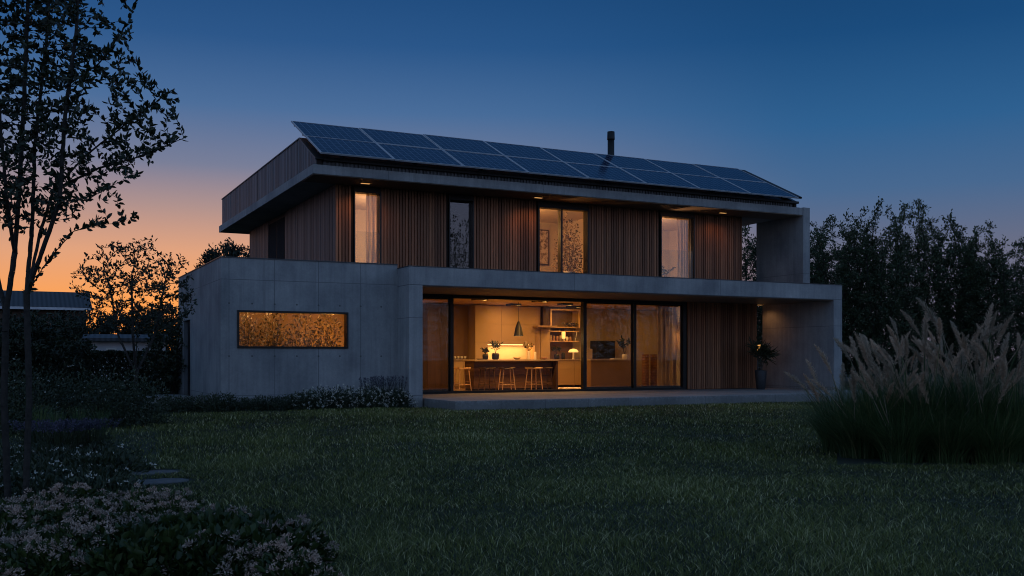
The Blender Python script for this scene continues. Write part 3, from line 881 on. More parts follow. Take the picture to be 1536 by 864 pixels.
# upper rooms
lamp('bedroom_light', (9.75, 26.6, 4.6), 250, (1, .55, .26), .1)
lamp('landing_light', (13.15, 26.8, 4.9), 170, (1, .48, .16), .1)
lamp('study_light', (17.8, 26.7, 4.6), 240, (1, .54, .26), .1)
curtain(8.5, 9.0, 25.95, 3.33, 5.55, 'pale curtain at the right side of the first upstairs window', .03, .11)
curtain(18.95, 19.5, 25.98, 3.33, 5.55, 'pale curtain at the right side of the last upstairs window', .03, .11)
b = MB(); b.box(7.8, 8.9, 28.2, 28.9, 3.31, 3.95); one('dresser', b, 'cabinet', 'pale chest of drawers inside the first upstairs window', 'dresser', bevel=.01)
t = thing('wall_picture', 'framed speckled picture on the wall inside the wide upstairs window', 'picture', (0, 0, 0))
b = MB(); b.box(15.4, 16.06, 29.33, 29.37, 4.15, 5.35); b.build('frame', 'dark_wood', t)
m, nt, bb = newmat('speckle'); nt.links.new(ramp(nt, noise(nt, objco(nt), 9, 6, .7), [(.4, (.12, .07, .04)), (.56, (.6, .5, .4))]), bb.inputs['Base Color']); M['speckle'] = m
MB().box(15.44, 16.02, 29.315, 29.328, 4.19, 5.31).build('print', 'speckle', t)
sprig('indoor_tree', 'dark potted plant added for the foliage reflected in the narrow second upstairs window', 'plant', (11.15, 26.3, 3.31), 2.0, .36, 420, .1, .05, 'leaf_mid', [(.13, 0), (.17, .03), (.19, .3), (.17, .33)], 'pot', 22, stems=14)  # plant put in to imitate trees reflected in this pane
sprig('potted_plant', 'twiggy low plant on the floor behind the last upstairs window', 'plant', (18.6, 26.2, 3.31), .62, .42, 150, .08, .04, 'leaf_dark', potp, 'pot', 23, stems=12)
# garden room behind the strip window
lamp('garden_room_light', (6.95, 24.12, 2.75), 58, (1, .46, .12), .06)  # unseen lamps added above the window head to light the leaves
lamp('garden_room_light', (5.0, 24.12, 2.75), 52, (1, .55, .25), .06)
lamp('garden_room_light', (7.4, 25.7, 1.4), 36, (1, .44, .09), .1)
lamp('garden_room_light', (5.8, 25.6, 2.8), 16, (1, .46, .12), .1)
b = MB(); b.box(4.6, 7.4, 24.15, 24.65, .84, .9); bt = one('plant_bench', b, 'oak', 'timber bench carrying houseplants behind the strip window', 'bench')
for x in (4.7, 7.3): MB().box(x-.04, x+.04, 24.2, 24.6, -.2, .84).build('leg', 'oak', bt)

# terrace planter and garden lantern
t = sprig('planter', 'dark tall planter with an arching spiky plant on the terrace', 'planter', (21.2, 24.6, 0), 1.42, .42, 300, .36, .035, 'leaf_mid', [(.12, 0), (.14, .02), (.19, .58), (.17, .62)], 'pot', 41, .2, stems=10)
t = thing('garden_lantern', 'glowing square lantern on a post behind the planter', 'lantern', (23.97, 28.0, 0))
MB().box(-.03, .03, -.03, .03, -.25, 1.2).build('post', 'black', t)
MB().box(-.11, .11, -.11, .11, 1.22, 1.48).build('lamp_glass', 'shade_glow', t)
b = MB(); b.box(-.13, .13, -.13, .13, 1.481, 1.5); b.box(-.13, .13, -.13, .13, 1.2, 1.219); b.build('cap', 'black', t)
lamp('garden_lantern_light', (23.8, 27.8, 1.35), 5, (1, .5, .22), .08)
# ==PART3==
# ------------------------------------------------------------------ sky and sun
world = bpy.data.worlds.new('World'); SC.world = world; world.use_nodes = True
nt = world.node_tree; bg = nt.nodes['Background']
gen = N(nt, 'ShaderNodeTexCoord').outputs['Generated']
sp = N(nt, 'ShaderNodeSeparateXYZ'); nt.links.new(gen, sp.inputs[0])
SUN = Vector((.13, 1, 0)).normalized()
hl = math_n(nt, 'SQRT', math_n(nt, 'ADD', math_n(nt, 'MULTIPLY', sp.outputs[0], sp.outputs[0]), math_n(nt, 'MULTIPLY', sp.outputs[1], sp.outputs[1])))
ca = math_n(nt, 'DIVIDE', math_n(nt, 'ADD', math_n(nt, 'MULTIPLY', sp.outputs[0], SUN.x), math_n(nt, 'MULTIPLY', sp.outputs[1], SUN.y)), math_n(nt, 'MAXIMUM', hl, .001))
zz = math_n(nt, 'MAXIMUM', sp.outputs[2], 0)
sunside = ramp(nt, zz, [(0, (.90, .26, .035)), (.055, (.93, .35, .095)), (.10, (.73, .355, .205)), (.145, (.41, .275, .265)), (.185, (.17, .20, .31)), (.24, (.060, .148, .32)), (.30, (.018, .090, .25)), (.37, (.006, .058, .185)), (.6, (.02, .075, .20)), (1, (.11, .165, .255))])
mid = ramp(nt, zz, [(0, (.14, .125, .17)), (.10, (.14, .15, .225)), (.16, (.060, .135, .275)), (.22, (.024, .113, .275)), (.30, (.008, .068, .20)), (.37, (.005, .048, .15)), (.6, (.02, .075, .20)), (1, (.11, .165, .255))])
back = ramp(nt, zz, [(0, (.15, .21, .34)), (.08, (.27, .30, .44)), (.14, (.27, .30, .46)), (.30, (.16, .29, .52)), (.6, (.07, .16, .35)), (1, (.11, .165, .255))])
def smooth(x, a, c):
    n = N(nt, 'ShaderNodeMapRange', interpolation_type='SMOOTHSTEP')
    nt.links.new(x, n.inputs[0]); n.inputs[1].default_value = a; n.inputs[2].default_value = c
    return n.outputs[0]
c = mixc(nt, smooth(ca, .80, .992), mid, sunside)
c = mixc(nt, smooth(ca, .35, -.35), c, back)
sky = N(nt, 'ShaderNodeTexSky'); sky.sky_type = 'NISHITA'; sky.sun_disc = False
sky.sun_elevation = R(1); sky.sun_rotation = math.atan2(SUN.x, SUN.y)
sk = N(nt, 'ShaderNodeVectorMath', operation='SCALE'); nt.links.new(sky.outputs[0], sk.inputs[0]); sk.inputs['Scale'].default_value = .003
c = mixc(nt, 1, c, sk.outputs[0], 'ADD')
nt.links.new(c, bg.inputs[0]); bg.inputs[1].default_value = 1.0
s = lamp('sun', (0, 60, 20), .02, (1, .55, .3), 0, 'SUN', (0, 0, 0))
s.data.angle = R(10)
s.rotation_euler = Vector((SUN.x, SUN.y, math.tan(R(2)))).to_track_quat('Z', 'Y').to_euler()

# ------------------------------------------------------------------ ground
gx = np.linspace(-1, 1, 120); gx = np.sign(gx)*np.abs(gx)**2.2*420
X_, Y_ = np.meshgrid(gx, gx + 15)
V = np.stack([X_.ravel(), Y_.ravel(), np.full(X_.size, GZ)], 1)
n_ = len(gx); i = np.arange(n_*n_).reshape(n_, n_)
F = np.stack([i[:-1, :-1], i[:-1, 1:], i[1:, 1:], i[1:, :-1]], -1).reshape(-1, 4)
tag(link('lawn', np_mesh('lawn', V, [F]), 'turf'), kind='structure')

def cam_xy(x, y):   # lateral and depth as seen from the photo's standpoint
    return x*CA - y*SA, x*SA + y*CA
def in_bed(x, y):
    xc, d = cam_xy(x, y); px = 768 + FPX*xc/d
    a = (d < 7.6) & (px < 500 - (d-5)*90)                    # flower bed in front
    b_ = (d < 24) & (px < 250 - (d-9)*2) & (d > 7) & (px < 215 + (d-8)*6)
    p = (px > 1255) & (d > 11.2) & (d < 15.5)
    h = ((y > 20.97) & (x > 9.0)) | ((y > 22.7) & (x > 2.6))
    return a, b_, p, h
rng = np.random.default_rng(5)
parts_, total = [], 0
for d0, d1, dens, H0, Wd in ((4.4, 8, 4600, .036, .0040), (8, 12, 2600, .038, .0055), (12, 17, 1300, .042, .008), (17, 27, 620, .046, .012)):
    area = (d1-d0)*(1.16*(d1+d0)/2+3); n = int(area*dens)
    d = rng.uniform(d0, d1, n); half = .58*d+1.5
    xc = rng.uniform(-1, 1, n)*half
    x = xc*CA + d*SA; y = -xc*SA + d*CA
    a_, b_, p_, h_ = in_bed(x, y)
    for px_, d_ in ((236, 9.75), (226, 10.6)):
        q_ = at(px_, d_); h_ = h_ | (np.hypot((x-q_.x), (y-q_.y)*1.3) < .36)
    keep = ~(a_ | h_ | p_) & (~b_ | (rng.random(n) < .5))
    x, y = x[keep], y[keep]; n = len(x)
    cl = np.sin(x*1.3+1.7*np.sin(y*.9))*np.sin(y*1.1+1.3*np.sin(x*.7)) + .6*np.sin(x*3.1+y*2.3)*np.sin(y*3.7-x)
    H = H0*(1+.38*cl)*rng.uniform(.5, 1.4, n)
    base = np.stack([x, y, np.full(n, GZ)], 1)
    lean = rng.normal(0, .95 if d0 < 12 else .6, (n, 2))*H[:, None]
    patch = np.sin(x*.55+2*np.sin(y*.31))*np.sin(y*.47+1.5*np.sin(x*.23))
    rn = np.clip(rng.beta(1.3, 2.4, n) + .12*cl + .13*patch, 0, 1); rn[rng.random(n) < .07] = 1
    parts_.append(blade_arrays(base, lean, H, Wd*rng.uniform(.7, 1.3, n), .12, 2, rng, rn))
off = 0; Vs, Fs, Rs = [], [], []
for v_, f_, r_ in parts_: Vs.append(v_); Fs.append(f_+off); Rs.append(r_); off += len(v_)
tag(link('grass', np_mesh('grass', np.concatenate(Vs), [np.concatenate(Fs)], np.concatenate(Rs)), 'grass'),
    'short dark green lawn grass in front of the house', 'grass', kind='stuff')
print('grass blades', off//6)
# stepping stones
for k, (px, d, w) in enumerate(((236, 9.75, .34), (224, 10.5, .3))):
    p = at(px, d); b = MB()
    pts = [(math.cos(a)*w*random.uniform(.85, 1.05), math.sin(a)*w*.62*random.uniform(.85, 1.05)) for a in np.linspace(0, 6.283, 11)[:-1]]
    b.prism(pts, 'Z', -.05, .012); o = one('stepping_stone', b, 'stone', ('flat grey stepping stone at the lawn edge nearest the flower bed', 'flat grey stepping stone at the lawn edge, the one farther from the flower bed')[k], 'stepping stone', 'stepping stones by the flower bed', bevel=.01); o.location = p

# ------------------------------------------------------------------ planting
def dome(n, rad, h, rng, lo=.25):
    """points through a mound of radius rad and height h, denser towards its outside"""
    u = unit(rng.normal(size=(n, 3))); u[:, 2] = np.abs(u[:, 2])
    s = (lo + (1-lo)*rng.random(n)**.6)[:, None]
    wob = 1 + .16*np.sin(u[:, :1]*7+rng.random()*6)*np.sin(u[:, 1:2]*6+rng.random()*6)
    return u*s*wob*np.array([rad, rad, h]), u
def shrub(name, label, cat, loc, rad, h, n, L, W, mat, seed, group=None, blossoms=None, spikes=None, rz=0):
    rng = np.random.default_rng(seed); t = thing(name, label, cat, loc, rz, group)
    P, u = dome(n, rad, h, rng)
    A = u*.7 + unit(rng.normal(size=(n, 3)))*.8 + np.array([0, 0, .35])
    link('foliage', leaf_mesh('foliage', P, A, L*rng.uniform(.6, 1.3, n), W*rng.uniform(.7, 1.2, n), .3, rng), mat, t)
    b = MB()
    for k in range(9):
        a = rng.random()*6.28; q = rng.uniform(.2, .8)
        b.bar((0.03*math.cos(a), .03*math.sin(a), -.02), (rad*q*math.cos(a), rad*q*math.sin(a), h*.75*rng.uniform(.6, 1)), .007, .003, 5)
    b.build('stems', 'bark', t)
    if blossoms:
        nh, hr, npet, pl, pw, bm = blossoms
        C, uu = dome(nh, rad*1.02, h*1.08, rng, .86)
        C = C[uu[:, 2] > .12]; uu = uu[uu[:, 2] > .12]; nh = len(C)
        pu = unit(rng.normal(size=(nh*npet, 3)) + np.repeat(uu, npet, 0)*.9 + np.array([0, 0, .5]))
        Pp = np.repeat(C, npet, 0) + pu*hr*rng.uniform(.35, 1, (nh*npet, 1))
        link('blossoms', leaf_mesh('blossoms', Pp, pu*.7+unit(rng.normal(size=pu.shape))*.5, pl*rng.uniform(.7, 1.2, len(Pp)), pw*rng.uniform(.7, 1.2, len(Pp)), .25, rng), bm, t)
    if spikes:
        ns, sh, sm = spikes
        a = rng.random(ns)*6.28; q = rng.random(ns)**.5
        base = np.stack([np.cos(a)*q*rad*.7, np.sin(a)*q*rad*.7, np.full(ns, h*.5)], 1)
        lean = np.stack([np.cos(a)*q*rad*.6, np.sin(a)*q*rad*.6], 1)
        V, F, r_ = blade_arrays(base, lean, sh*rng.uniform(.7, 1.1, ns), np.full(ns, .012), .05, 3, rng)
        tp = base + np.concatenate([lean, (sh*.8*np.ones((ns, 1)))], 1)
        kk = 10; Pp = np.repeat(base, kk, 0) + np.repeat(np.concatenate([lean, np.full((ns, 1), sh)], 1), kk, 0)*rng.uniform(.55, .98, (ns*kk, 1))
        link('flower_stalks', np_mesh('flower_stalks', V, [F], r_), 'leaf_mid', t)
        link('blossoms', leaf_mesh('blossoms', Pp, unit(rng.normal(size=Pp.shape))+np.array([0, 0, 1.]), .03, .014, .3, rng), sm, t)
    return t

# flower bed in the near left corner: mauve white clusters over green foliage
bed = [shrub('flowering_plant', 'x', 'flowering plant', (0, 0, -50), .26, .22, 900, .05, .026, 'leaf_bed', 50+k, 'flowering plants in the near left bed', (38, .036, 40, .019, .008, 'petal')) for k in range(3)]
green = [shrub('leafy_plant', 'x', 'leafy plant', (0, 0, -50), .27, .24, 1000, .075, .05, 'leaf_bed', 60+k, 'green leafy plants in the near left bed') for k in range(2)]
BED = [(60, 7.4), (110, 7.55), (165, 7.5), (215, 7.55), (262, 7.35), (20, 7.0), (85, 6.95), (140, 7.0), (195, 6.95), (250, 6.9), (300, 6.8), (330, 6.6), (-5, 6.5), (50, 6.45), (110, 6.4), (170, 6.45), (235, 6.35), (372, 6.3), (410, 6.05), (428, 5.8), (20, 5.95), (80, 5.9), (140, 5.85), (330, 5.45), (375, 5.45), (415, 5.4), (440, 5.2), (60, 5.45), (-20, 5.5)]
where = ['at the bed\'s far edge', 'in its second rank', 'in the bed\'s middle', 'in its near rank', 'at the picture\'s bottom edge']
side = ['beside the trunks', 'right of the trunks', 'left of the stones', 'below the stones', 'towards the lawn', 'at the lawn corner']
used = set()
def bedlabel(px, d, base):
    w = where[0 if d > 7.2 else 1 if d > 6.6 else 2 if d > 6.2 else 3 if d > 5.7 else 4]
    q = side[0 if px < 40 else 1 if px < 100 else 2 if px < 200 else 3 if px < 290 else 4 if px < 420 else 5]
    for ex in ('', 'taller ', 'lower ', 'fuller ', 'sparser '):
        l = f'{ex}{base} {w} {q}'
        if l not in used: used.add(l); return l
    return l
for k, (px, d) in enumerate(BED):
    l = bedlabel(px, d, 'mauve white flowering plant'); s_ = random.uniform(.85, 1.15)
    if k < 3: o = bed[k]; o.location = at(px, d, GZ-.02); o['label'] = l; o.scale = (s_,)*3
    else: dup(bed[k % 3], at(px, d, GZ-.02), random.random()*6, l, sc=s_)
for k, (px, d) in enumerate(((225, 5.9), (290, 6.1), (340, 6.05), (395, 5.95), (200, 5.45), (265, 5.5), (300, 5.75), (365, 5.65), (400, 5.65))):
    l = bedlabel(px, d, 'green leafy plant without flowers')
    if k < 2: o = green[k]; o.location = at(px, d, GZ-.02); o['label'] = l
    else: dup(green[k % 2], at(px, d, GZ-.02), random.random()*6, l, sc=random.uniform(.9, 1.1))

# low planting along the concrete block
st = [shrub('border_plant', 'x', 'border plant', (0, 0, -50), .40, .42, 1300, .05, .026, 'leaf_mid', 70, 'low plants along the concrete block'),
      shrub('border_plant', 'x', 'border plant', (0, 0, -50), .42, .48, 1300, .05, .024, 'leaf_mid', 71, 'white flowering plants along the concrete block', (80, .024, 8, .028, .020, 'petal_white'))]
names1 = ['by the side door step', 'just left of the block corner', 'below the block corner', 'below the left end of the strip window', 'below the strip window, left of the middle', 'below the middle of the strip window']
names2 = ['below the right half of the strip window', 'below the right end of the strip window', 'right of the strip window', 'left of the purple spikes', 'among the purple spikes', 'beside the long concrete frame']
for k in range(9):
    x = 3.0 + k*.42; l = 'low green plant without flowers ' + names1[min(k*6//9, 5)] + (', set forward', ', set back')[k % 2]
    p = Vector((x, 23.1+.2*(k % 2), GZ-.03))
    if k == 0: st[0].location = p; st[0]['label'] = l
    else: dup(st[0], p, k*1.1, l, sc=(1, 1, random.uniform(.8, 1.05)))
for k in range(7):
    x = 6.1 + k*.38; l = 'white flowered plant ' + names2[min(k*6//7, 5)] + (', set forward', ', set back')[k % 2]
    p = Vector((x, 23.0+.25*(k % 2), GZ-.03))
    if k == 0: st[1].location = p; st[1]['label'] = l
    else: dup(st[1], p, k*1.3, l, sc=(1, 1, random.uniform(.9, 1.2)))
sp_ = shrub('lavender', 'tall purple spiked plant nearest the strip window', 'lavender', (7.75, 23.3, GZ), .32, .4, 500, .09, .012, 'leaf_mid', 73, 'purple spiked plants by the concrete block', None, (42, .55, 'lavender'))
for k, (x, l) in enumerate(((8.1, 'tall purple spiked plant, the middle one by the block'), (8.45, 'tall purple spiked plant against the concrete frame'))): dup(sp_, (x, 23.32, GZ), 2+k, l, sc=1.05)

for k, (x, lab) in enumerate(((4.95, 'leafy houseplant at the left end of the long strip window'), (5.65, 'leafy houseplant behind the strip window, second from the left'), (6.35, 'leafy houseplant behind the strip window, second from the right'), (7.0, 'leafy houseplant at the bright right end of the strip window'))):
    t = shrub('houseplant', lab, 'plant', (x, 24.5, 1.02), .46, 1.25, 620, .085, .04, 'leaf_indoor', 31+k, 'houseplants behind the strip window', None, None, k)
    b = MB(); b.lathe([(.08, -.12), (.11, -.1), (.13, .06), (.12, .08)], 0, 0, 16); b.build('pot', 'terracotta', t, smooth=True)
t = shrub('indoor_tree', 'bushy indoor tree behind the right half of the wide upstairs window', 'plant', (15.1, 26.3, 3.6), .46, 1.8, 1000, .08, .038, 'leaf_indoor', 21)
b = MB(); b.lathe([(.13, -.29), (.17, -.27), (.19, .04), (.17, .06)], 0, 0, 16); b.build('pot', 'white', t, smooth=True)

# shrubs, grasses and flowers of the left border
for k, (px, d, rad, h, l) in enumerate(((205, 18.2, .62, .95, 'small leaved shrub closest to the side door step'), (165, 17.4, .6, 1.0, 'small leaved shrub left of the one by the step'), (120, 18.5, .75, 1.05, 'broad small leaved shrub in front of the hedge'), (70, 17.5, .7, 1.1, 'small leaved shrub beside the right tree trunk'), (20, 16.5, .75, 1.15, 'small leaved shrub behind the tree trunks'), (-35, 15.5, .8, 1.2, 'small leaved shrub at the left edge of the garden'))):
    shrub('shrub', l, 'shrub', at(px, d, GZ-.03), rad, h, 2600, .055, .03, 'leaf_mid', 80+k, 'small leaved shrubs of the left border', (26, .015, 4, .022, .016, 'petal_white'))
def grass_clump(name, label, loc, n, H, spread, W, mat, seed, group):
    rng = np.random.default_rng(seed); t = thing(name, label, 'ornamental grass', loc, 0, group)
    a = rng.random(n)*6.28; q = rng.random(n)**.5*.12*(spread/.4)
    base = np.stack([np.cos(a)*q, np.sin(a)*q, np.zeros(n)], 1)
    ln = rng.random(n)**.8*spread; a2 = a + rng.normal(0, .5, n)
    V, F, r_ = blade_arrays(base, np.stack([np.cos(a2)*ln, np.sin(a2)*ln], 1), H*rng.uniform(.55, 1.1, n), W*rng.uniform(.7, 1.2, n), .22, 6, rng)
    link('blades', np_mesh('blades', V, [F], r_), mat, t)
    return t
for k, (px, d, l) in enumerate(((88, 14.6, 'upright pale grass tuft right of the tree trunks'), (118, 15.2, 'upright grass tuft between the pale tuft and the shrubs'), (150, 15.0, 'upright grass tuft in front of the small leaved shrubs'), (60, 15.6, 'upright grass tuft behind the right tree trunk'))):
    grass_clump('grass_tuft', l, at(px, d), 150, .62, .22, .009, 'blade', 90+k, 'grass tufts of the left border')
lv = None
for k, (px, d, l) in enumerate(((60, 13.0, 'lavender clump next to the right tree trunk'), (88, 12.7, 'lavender clump, second from the tree trunk'), (112, 13.0, 'lavender clump, third from the tree trunk'), (138, 13.2, 'lavender clump at the lawn edge'))):
    if lv is None: lv = shrub('lavender', l, 'lavender', at(px, d), .3, .25, 700, .06, .01, 'leaf_mid', 95, 'lavender clumps of the left border', None, (60, .28, 'lavender'))
    else: dup(lv, at(px, d), k*1.7, l)
md = [shrub('meadow_plant', 'x', 'meadow plant', (0, 0, -50), .38, .2, 700, .06, .022, 'leaf_mid', 97+k, 'low meadow plants of the left border', (18, .02, 5, .022, .014, 'petal_white')) for k in range(2)]
mp = [(5, 11.6), (55, 11.7), (105, 11.5), (155, 11.4), (20, 10.7), (75, 10.6), (130, 10.5), (168, 10.6), (0, 9.8), (55, 9.7), (110, 9.6), (150, 9.5), (20, 8.9), (80, 8.7), (140, 8.6), (165, 8.5)]
rows_ = ['in the farthest rank', 'in the second rank', 'in the third rank', 'nearest the flower bed']
cols_ = ['at the tree trunks', 'one right of the trunks', 'two right of the trunks', 'at the lawn edge']
for k, (px, d) in enumerate(mp):
    l = f'pale speckled meadow plant {cols_[k % 4]}, {rows_[k//4]}'
    if k < 2: md[k].location = at(px, d, GZ-.02); md[k]['label'] = l
    else: dup(md[k % 2], at(px, d, GZ-.02), k, l, sc=random.uniform(.85, 1.2))

# clipped hedge at the back left
def box_leaves(x0, x1, y0, y1, z1, n, rng):
    P = np.stack([rng.uniform(x0, x1, n), rng.uniform(y0, y1, n), rng.uniform(0, z1, n)], 1)
    f = rng.integers(0, 4, n)
    P[f == 0, 1] = y0 + np.abs(rng.normal(0, .03, (f == 0).sum())); P[f == 1, 2] = z1 - np.abs(rng.normal(0, .03, (f == 1).sum()))
    return P
t = thing('hedge', 'dark clipped hedge left of the concrete block', 'hedge', at(150, 33.5), -R(3))
rng = np.random.default_rng(3)
P = box_leaves(-3.6, 5.0, -.4, .4, 1.42, 42000, rng)
link('foliage', leaf_mesh('foliage', P, unit(rng.normal(size=P.shape))+np.array([0, -.3, .3]), .09, .055, .3, rng), 'leaf_dark', t)
b = MB()
for k in range(18): b.bar((-3.4+k*.48, 0, -.05), (-3.4+k*.48, 0, 1.2), .02, .01, 5)
b.build('stems', 'bark', t)

# pampas grass clumps at right
def plume_mesh(seed, L):
    rng = np.random.default_rng(seed); n = 400
    t_ = rng.random(n)**.85; curve = np.array([.10, .02, 0])*(L/.5)
    ax = np.stack([curve[0]*t_**2.2, curve[1]*t_**2, t_*L*.98], 1)
    w = .042*np.sin(np.pi*np.clip(t_*.86+.1, 0, 1))**.8
    a = rng.normal(.2, 1.5, n)
    out = np.stack([np.cos(a), np.sin(a), np.zeros(n)], 1)
    V, F, r_ = leaf_arrays(ax, out*.75+np.array([.25, 0, .75])+rng.normal(0, .15, (n, 3)), w*rng.uniform(1.1, 2.0, n), .0058*np.ones(n), .2, rng)
    ns = 8; s_ = np.linspace(-1.0, 1, ns)
    base = np.stack([np.where(s_ > 0, curve[0]*np.abs(s_)**2.2, 0), np.zeros(ns), s_*L*.95], 1)
    Vs_ = np.concatenate([base+np.array([dx, dy, 0]) for dx, dy in ((-.004, 0), (.003, .003), (.003, -.003))])
    i = np.arange(ns-1)
    Fs_ = np.concatenate([np.stack([i+a_*ns, i+1+a_*ns, i+1+b_*ns, i+b_*ns], 1) for a_, b_ in ((0, 1), (1, 2), (2, 0))]) + len(V)
    return np_mesh('plume', np.concatenate([V, Vs_]), [F, Fs_], np.concatenate([r_, np.full(len(Vs_), .2)]))
plumes = [plume_mesh(200+k, .5) for k in range(4)]
clumps = [(1262, 12.9, .95, 9, 'arching pampas clump nearest the terrace, with plumes over the fin wall'), (1318, 12.3, 1.1, 13, 'pampas clump second from the terrace'), (1385, 12.0, 1.15, 16, 'tall pampas clump in the middle of the stand'), (1455, 11.9, 1.15, 16, 'tall pampas clump right of the middle one'), (1525, 11.8, 1.15, 15, 'pampas clump at the right picture edge'), (1350, 13.8, 1.1, 10, 'pampas clump behind the second one'), (1425, 13.9, 1.15, 10, 'pampas clump behind the middle of the stand'), (1500, 13.7, 1.1, 10, 'pampas clump behind the right end of the stand'), (1600, 12.2, 1.15, 10, 'pampas clump just cut by the right picture edge'), (1290, 12.2, .7, 5, 'low pampas tuft in front, between the first two clumps'), (1352, 11.7, .7, 4, 'low pampas tuft in front of the middle clump, at its left'), (1420, 11.6, .7, 4, 'low pampas tuft in front of the middle clump, at its right'), (1490, 11.5, .7, 4, 'low pampas tuft in front of the right end of the stand')]
rng = np.random.default_rng(44)
for k, (px, d, H, npl, l) in enumerate(clumps):
    t = grass_clump('pampas_grass', l, at(px, d), 1000, H*1.12, .78, .010, 'blade', 210+k, 'pampas grass clumps at the right')
    for q in range(int(npl*1.5)):
        a = rng.random()*6.28; tilt = rng.uniform(.05, .58)*(1.4 if k == 0 else 1); hh = (.70 + (1.0 if k in (2, 3, 6) else .66)*rng.random()**1.2) if k else rng.uniform(.6, 1.05)
        r0 = rng.uniform(.05, .2) + hh*tilt*.55
        o = link('plume', plumes[int(rng.integers(4))], 'plume', t)
        s_ = rng.uniform(.55, 1.1)
        o.location = (math.cos(a)*r0, math.sin(a)*r0, hh*.93)
        o.rotation_euler = (0, tilt*1.3, a + rng.normal(0, .3)); o.scale = (s_, s_, s_)
        bb = MB(); bb.bar((math.cos(a)*.06, math.sin(a)*.06, 0), (math.cos(a)*r0, math.sin(a)*r0, hh*.93), .005, .004, 5); bb.build('stalk', 'blade', t)

# ------------------------------------------------------------------ trees
def P3(px, py, d): 
    v = at(px, d); v.z = 1 + (HZ-py)/FPX*d; return np.array(v)
D = 8.35
base = P3(28, 753, D)
def path(*pts): return [P3(*p)-base for p in pts]
stems = [
    path((38, 757, D), (44, 600, D), (40, 440, D), (62, 380, D-.1), (90, 300, D-.2), (97, 180, D-.25), (115, 40, D-.2), (122, -150, D-.1)),
    path((40, 440, D), (74, 388, D-.2), (110, 347, D-.35), (150, 337, D-.45), (188, 333, D-.5)),
    path((44, 425, D), (60, 350, D+.2), (80, 285, D+.35), (130, 232, D+.5), (200, 178, D+.6), (262, 132, D+.65)),
    path((97, 130, D-.25), (148, 96, D-.3), (192, 35, D-.3), (216, -25, D-.3)),
    path((40, 440, D), (48, 340, D+.3), (52, 220, D+.45), (70, 60, D+.5), (80, -120, D+.5)),
    path((80, 285, D+.35), (150, 252, D+.1), (220, 232, D), (276, 207, D)),
    path((90, 300, D-.2), (130, 300, D-.4), (175, 275, D-.5), (205, 258, D-.5)),
    path((12, 753, D+.1), (6, 600, D+.1), (9, 470, D+.1), (22, 380, D+.1), (28, 300, D+.05), (36, 150, D), (42, 0, D), (40, -200, D)),
    path((9, 470, D+.1), (-12, 380, D+.3), (-40, 260, D+.4), (-70, 100, D+.4), (-80, -60, D+.4)),
    path((22, 380, D+.1), (10, 300, D-.3), (0, 180, D-.5), (-10, 40, D-.6))]
rng = np.random.default_rng(77)
k_ = D/FPX
def ell(px, py, rx, ry, rz, dd=0): return (P3(px, py, D+dd)-base, (rx*k_, ry, rz*k_))
A = in_ellipsoids([ell(55, 140, 165, .95, 185), ell(160, 185, 112, .6, 95), ell(20, -120, 210, 1.1, 170), ell(20, 300, 110, .8, 60), ell(-60, 130, 130, .9, 200), ell(25, 150, 90, .7, 190), ell(160, 318, 55, .3, 28, -.4)], 3400, rng, .1)
make_tree('multi_stem_tree', 'dark multi stemmed garden tree standing in the near left border', 'tree', tuple(base), stems, A, .05, .36, .082, 80, .0020, .0060, 3, .060, .029, 'leaf_dark', 5, trunk_scale=.85, up=.25)

def simple_tree(name, label, loc, h, cr, cz, n, step, leaf, mat, seed, per=3, group=None, up=.3, tip=.006, thr=.03, jit=.1, forks=3, cat='tree', bottom=.0, low=None):
    rng = np.random.default_rng(seed); z0 = low if low is not None else h*.22
    st = [[(0, 0, -.05), (.03, .02, z0), (.05, 0, h*.55)]]
    for k in range(forks):
        a = 6.28*k/forks + rng.random(); st.append([(.03, .02, z0), (cr*.35*math.cos(a), cr*.35*math.sin(a), h*.45), (cr*.55*math.cos(a), cr*.55*math.sin(a), h*.75)])
    A = in_ellipsoids([((0, 0, cz), (cr, cr, h-cz)), ((cr*.3, -cr*.2, cz*.9), (cr*.75, cr*.75, (h-cz)*.8))], n, rng, .1)
    A = A[A[:, 2] > bottom]
    return make_tree(name, label, cat, tuple(loc), st, A, step, step*6, step*1.5, 70, tip, thr, per, leaf[0], leaf[1], mat, seed, group, .5, up, 1.0, jit)
simple_tree('small_tree', 'small garden tree with a spreading crown left of the concrete block', at(202, 20.5), 3.75, 1.25, 2.75, 650, .10, (.085, .042), 'leaf_dark', 301, 4, jit=.03, tip=.004, thr=.012, low=.9)
simple_tree('tree', 'dark tree top showing over the roof of the concrete block', at(344, 46), 6.75, 1.5, 5.2, 500, .16, (.17, .08), 'leaf_far', 302, 14)
for k, (px, d, h, r, l) in enumerate(((85, 28, 2.7, 1.15, 'large dark shrub behind the small tree, left of the pale outbuilding'), (55, 26, 2.5, 1.4, 'large dark shrub below the neighbour roof'), (20, 25, 2.4, 1.4, 'large dark shrub behind the tree trunks'), (258, 29, 2.7, 1.0, 'dark shrub against the side of the concrete block'), (-40, 24, 2.6, 1.5, 'large dark shrub at the left picture edge'))):
    simple_tree('large_shrub', l, at(px, d), h, r, h*.5, 420, .13, (.11, .055), 'leaf_dark', 310+k, 12, 'large shrubs behind the left border', cat='shrub', jit=.06, low=.2, thr=.02)
for k, (px, d, h, l) in enumerate(((135, 54, 4.0, 'dark rounded tree behind the pale outbuilding, at its left end'), (190, 56, 4.3, 'dark rounded tree behind the middle of the pale outbuilding'), (248, 55, 4.4, 'dark rounded tree behind the outbuilding, next to the concrete block'))):
    simple_tree('tree', l, at(px, d), h, 1.9, h*.45, 420, .2, (.2, .1), 'leaf_far', 320+k, 12, 'rounded trees behind the outbuilding', low=.4, thr=.03)
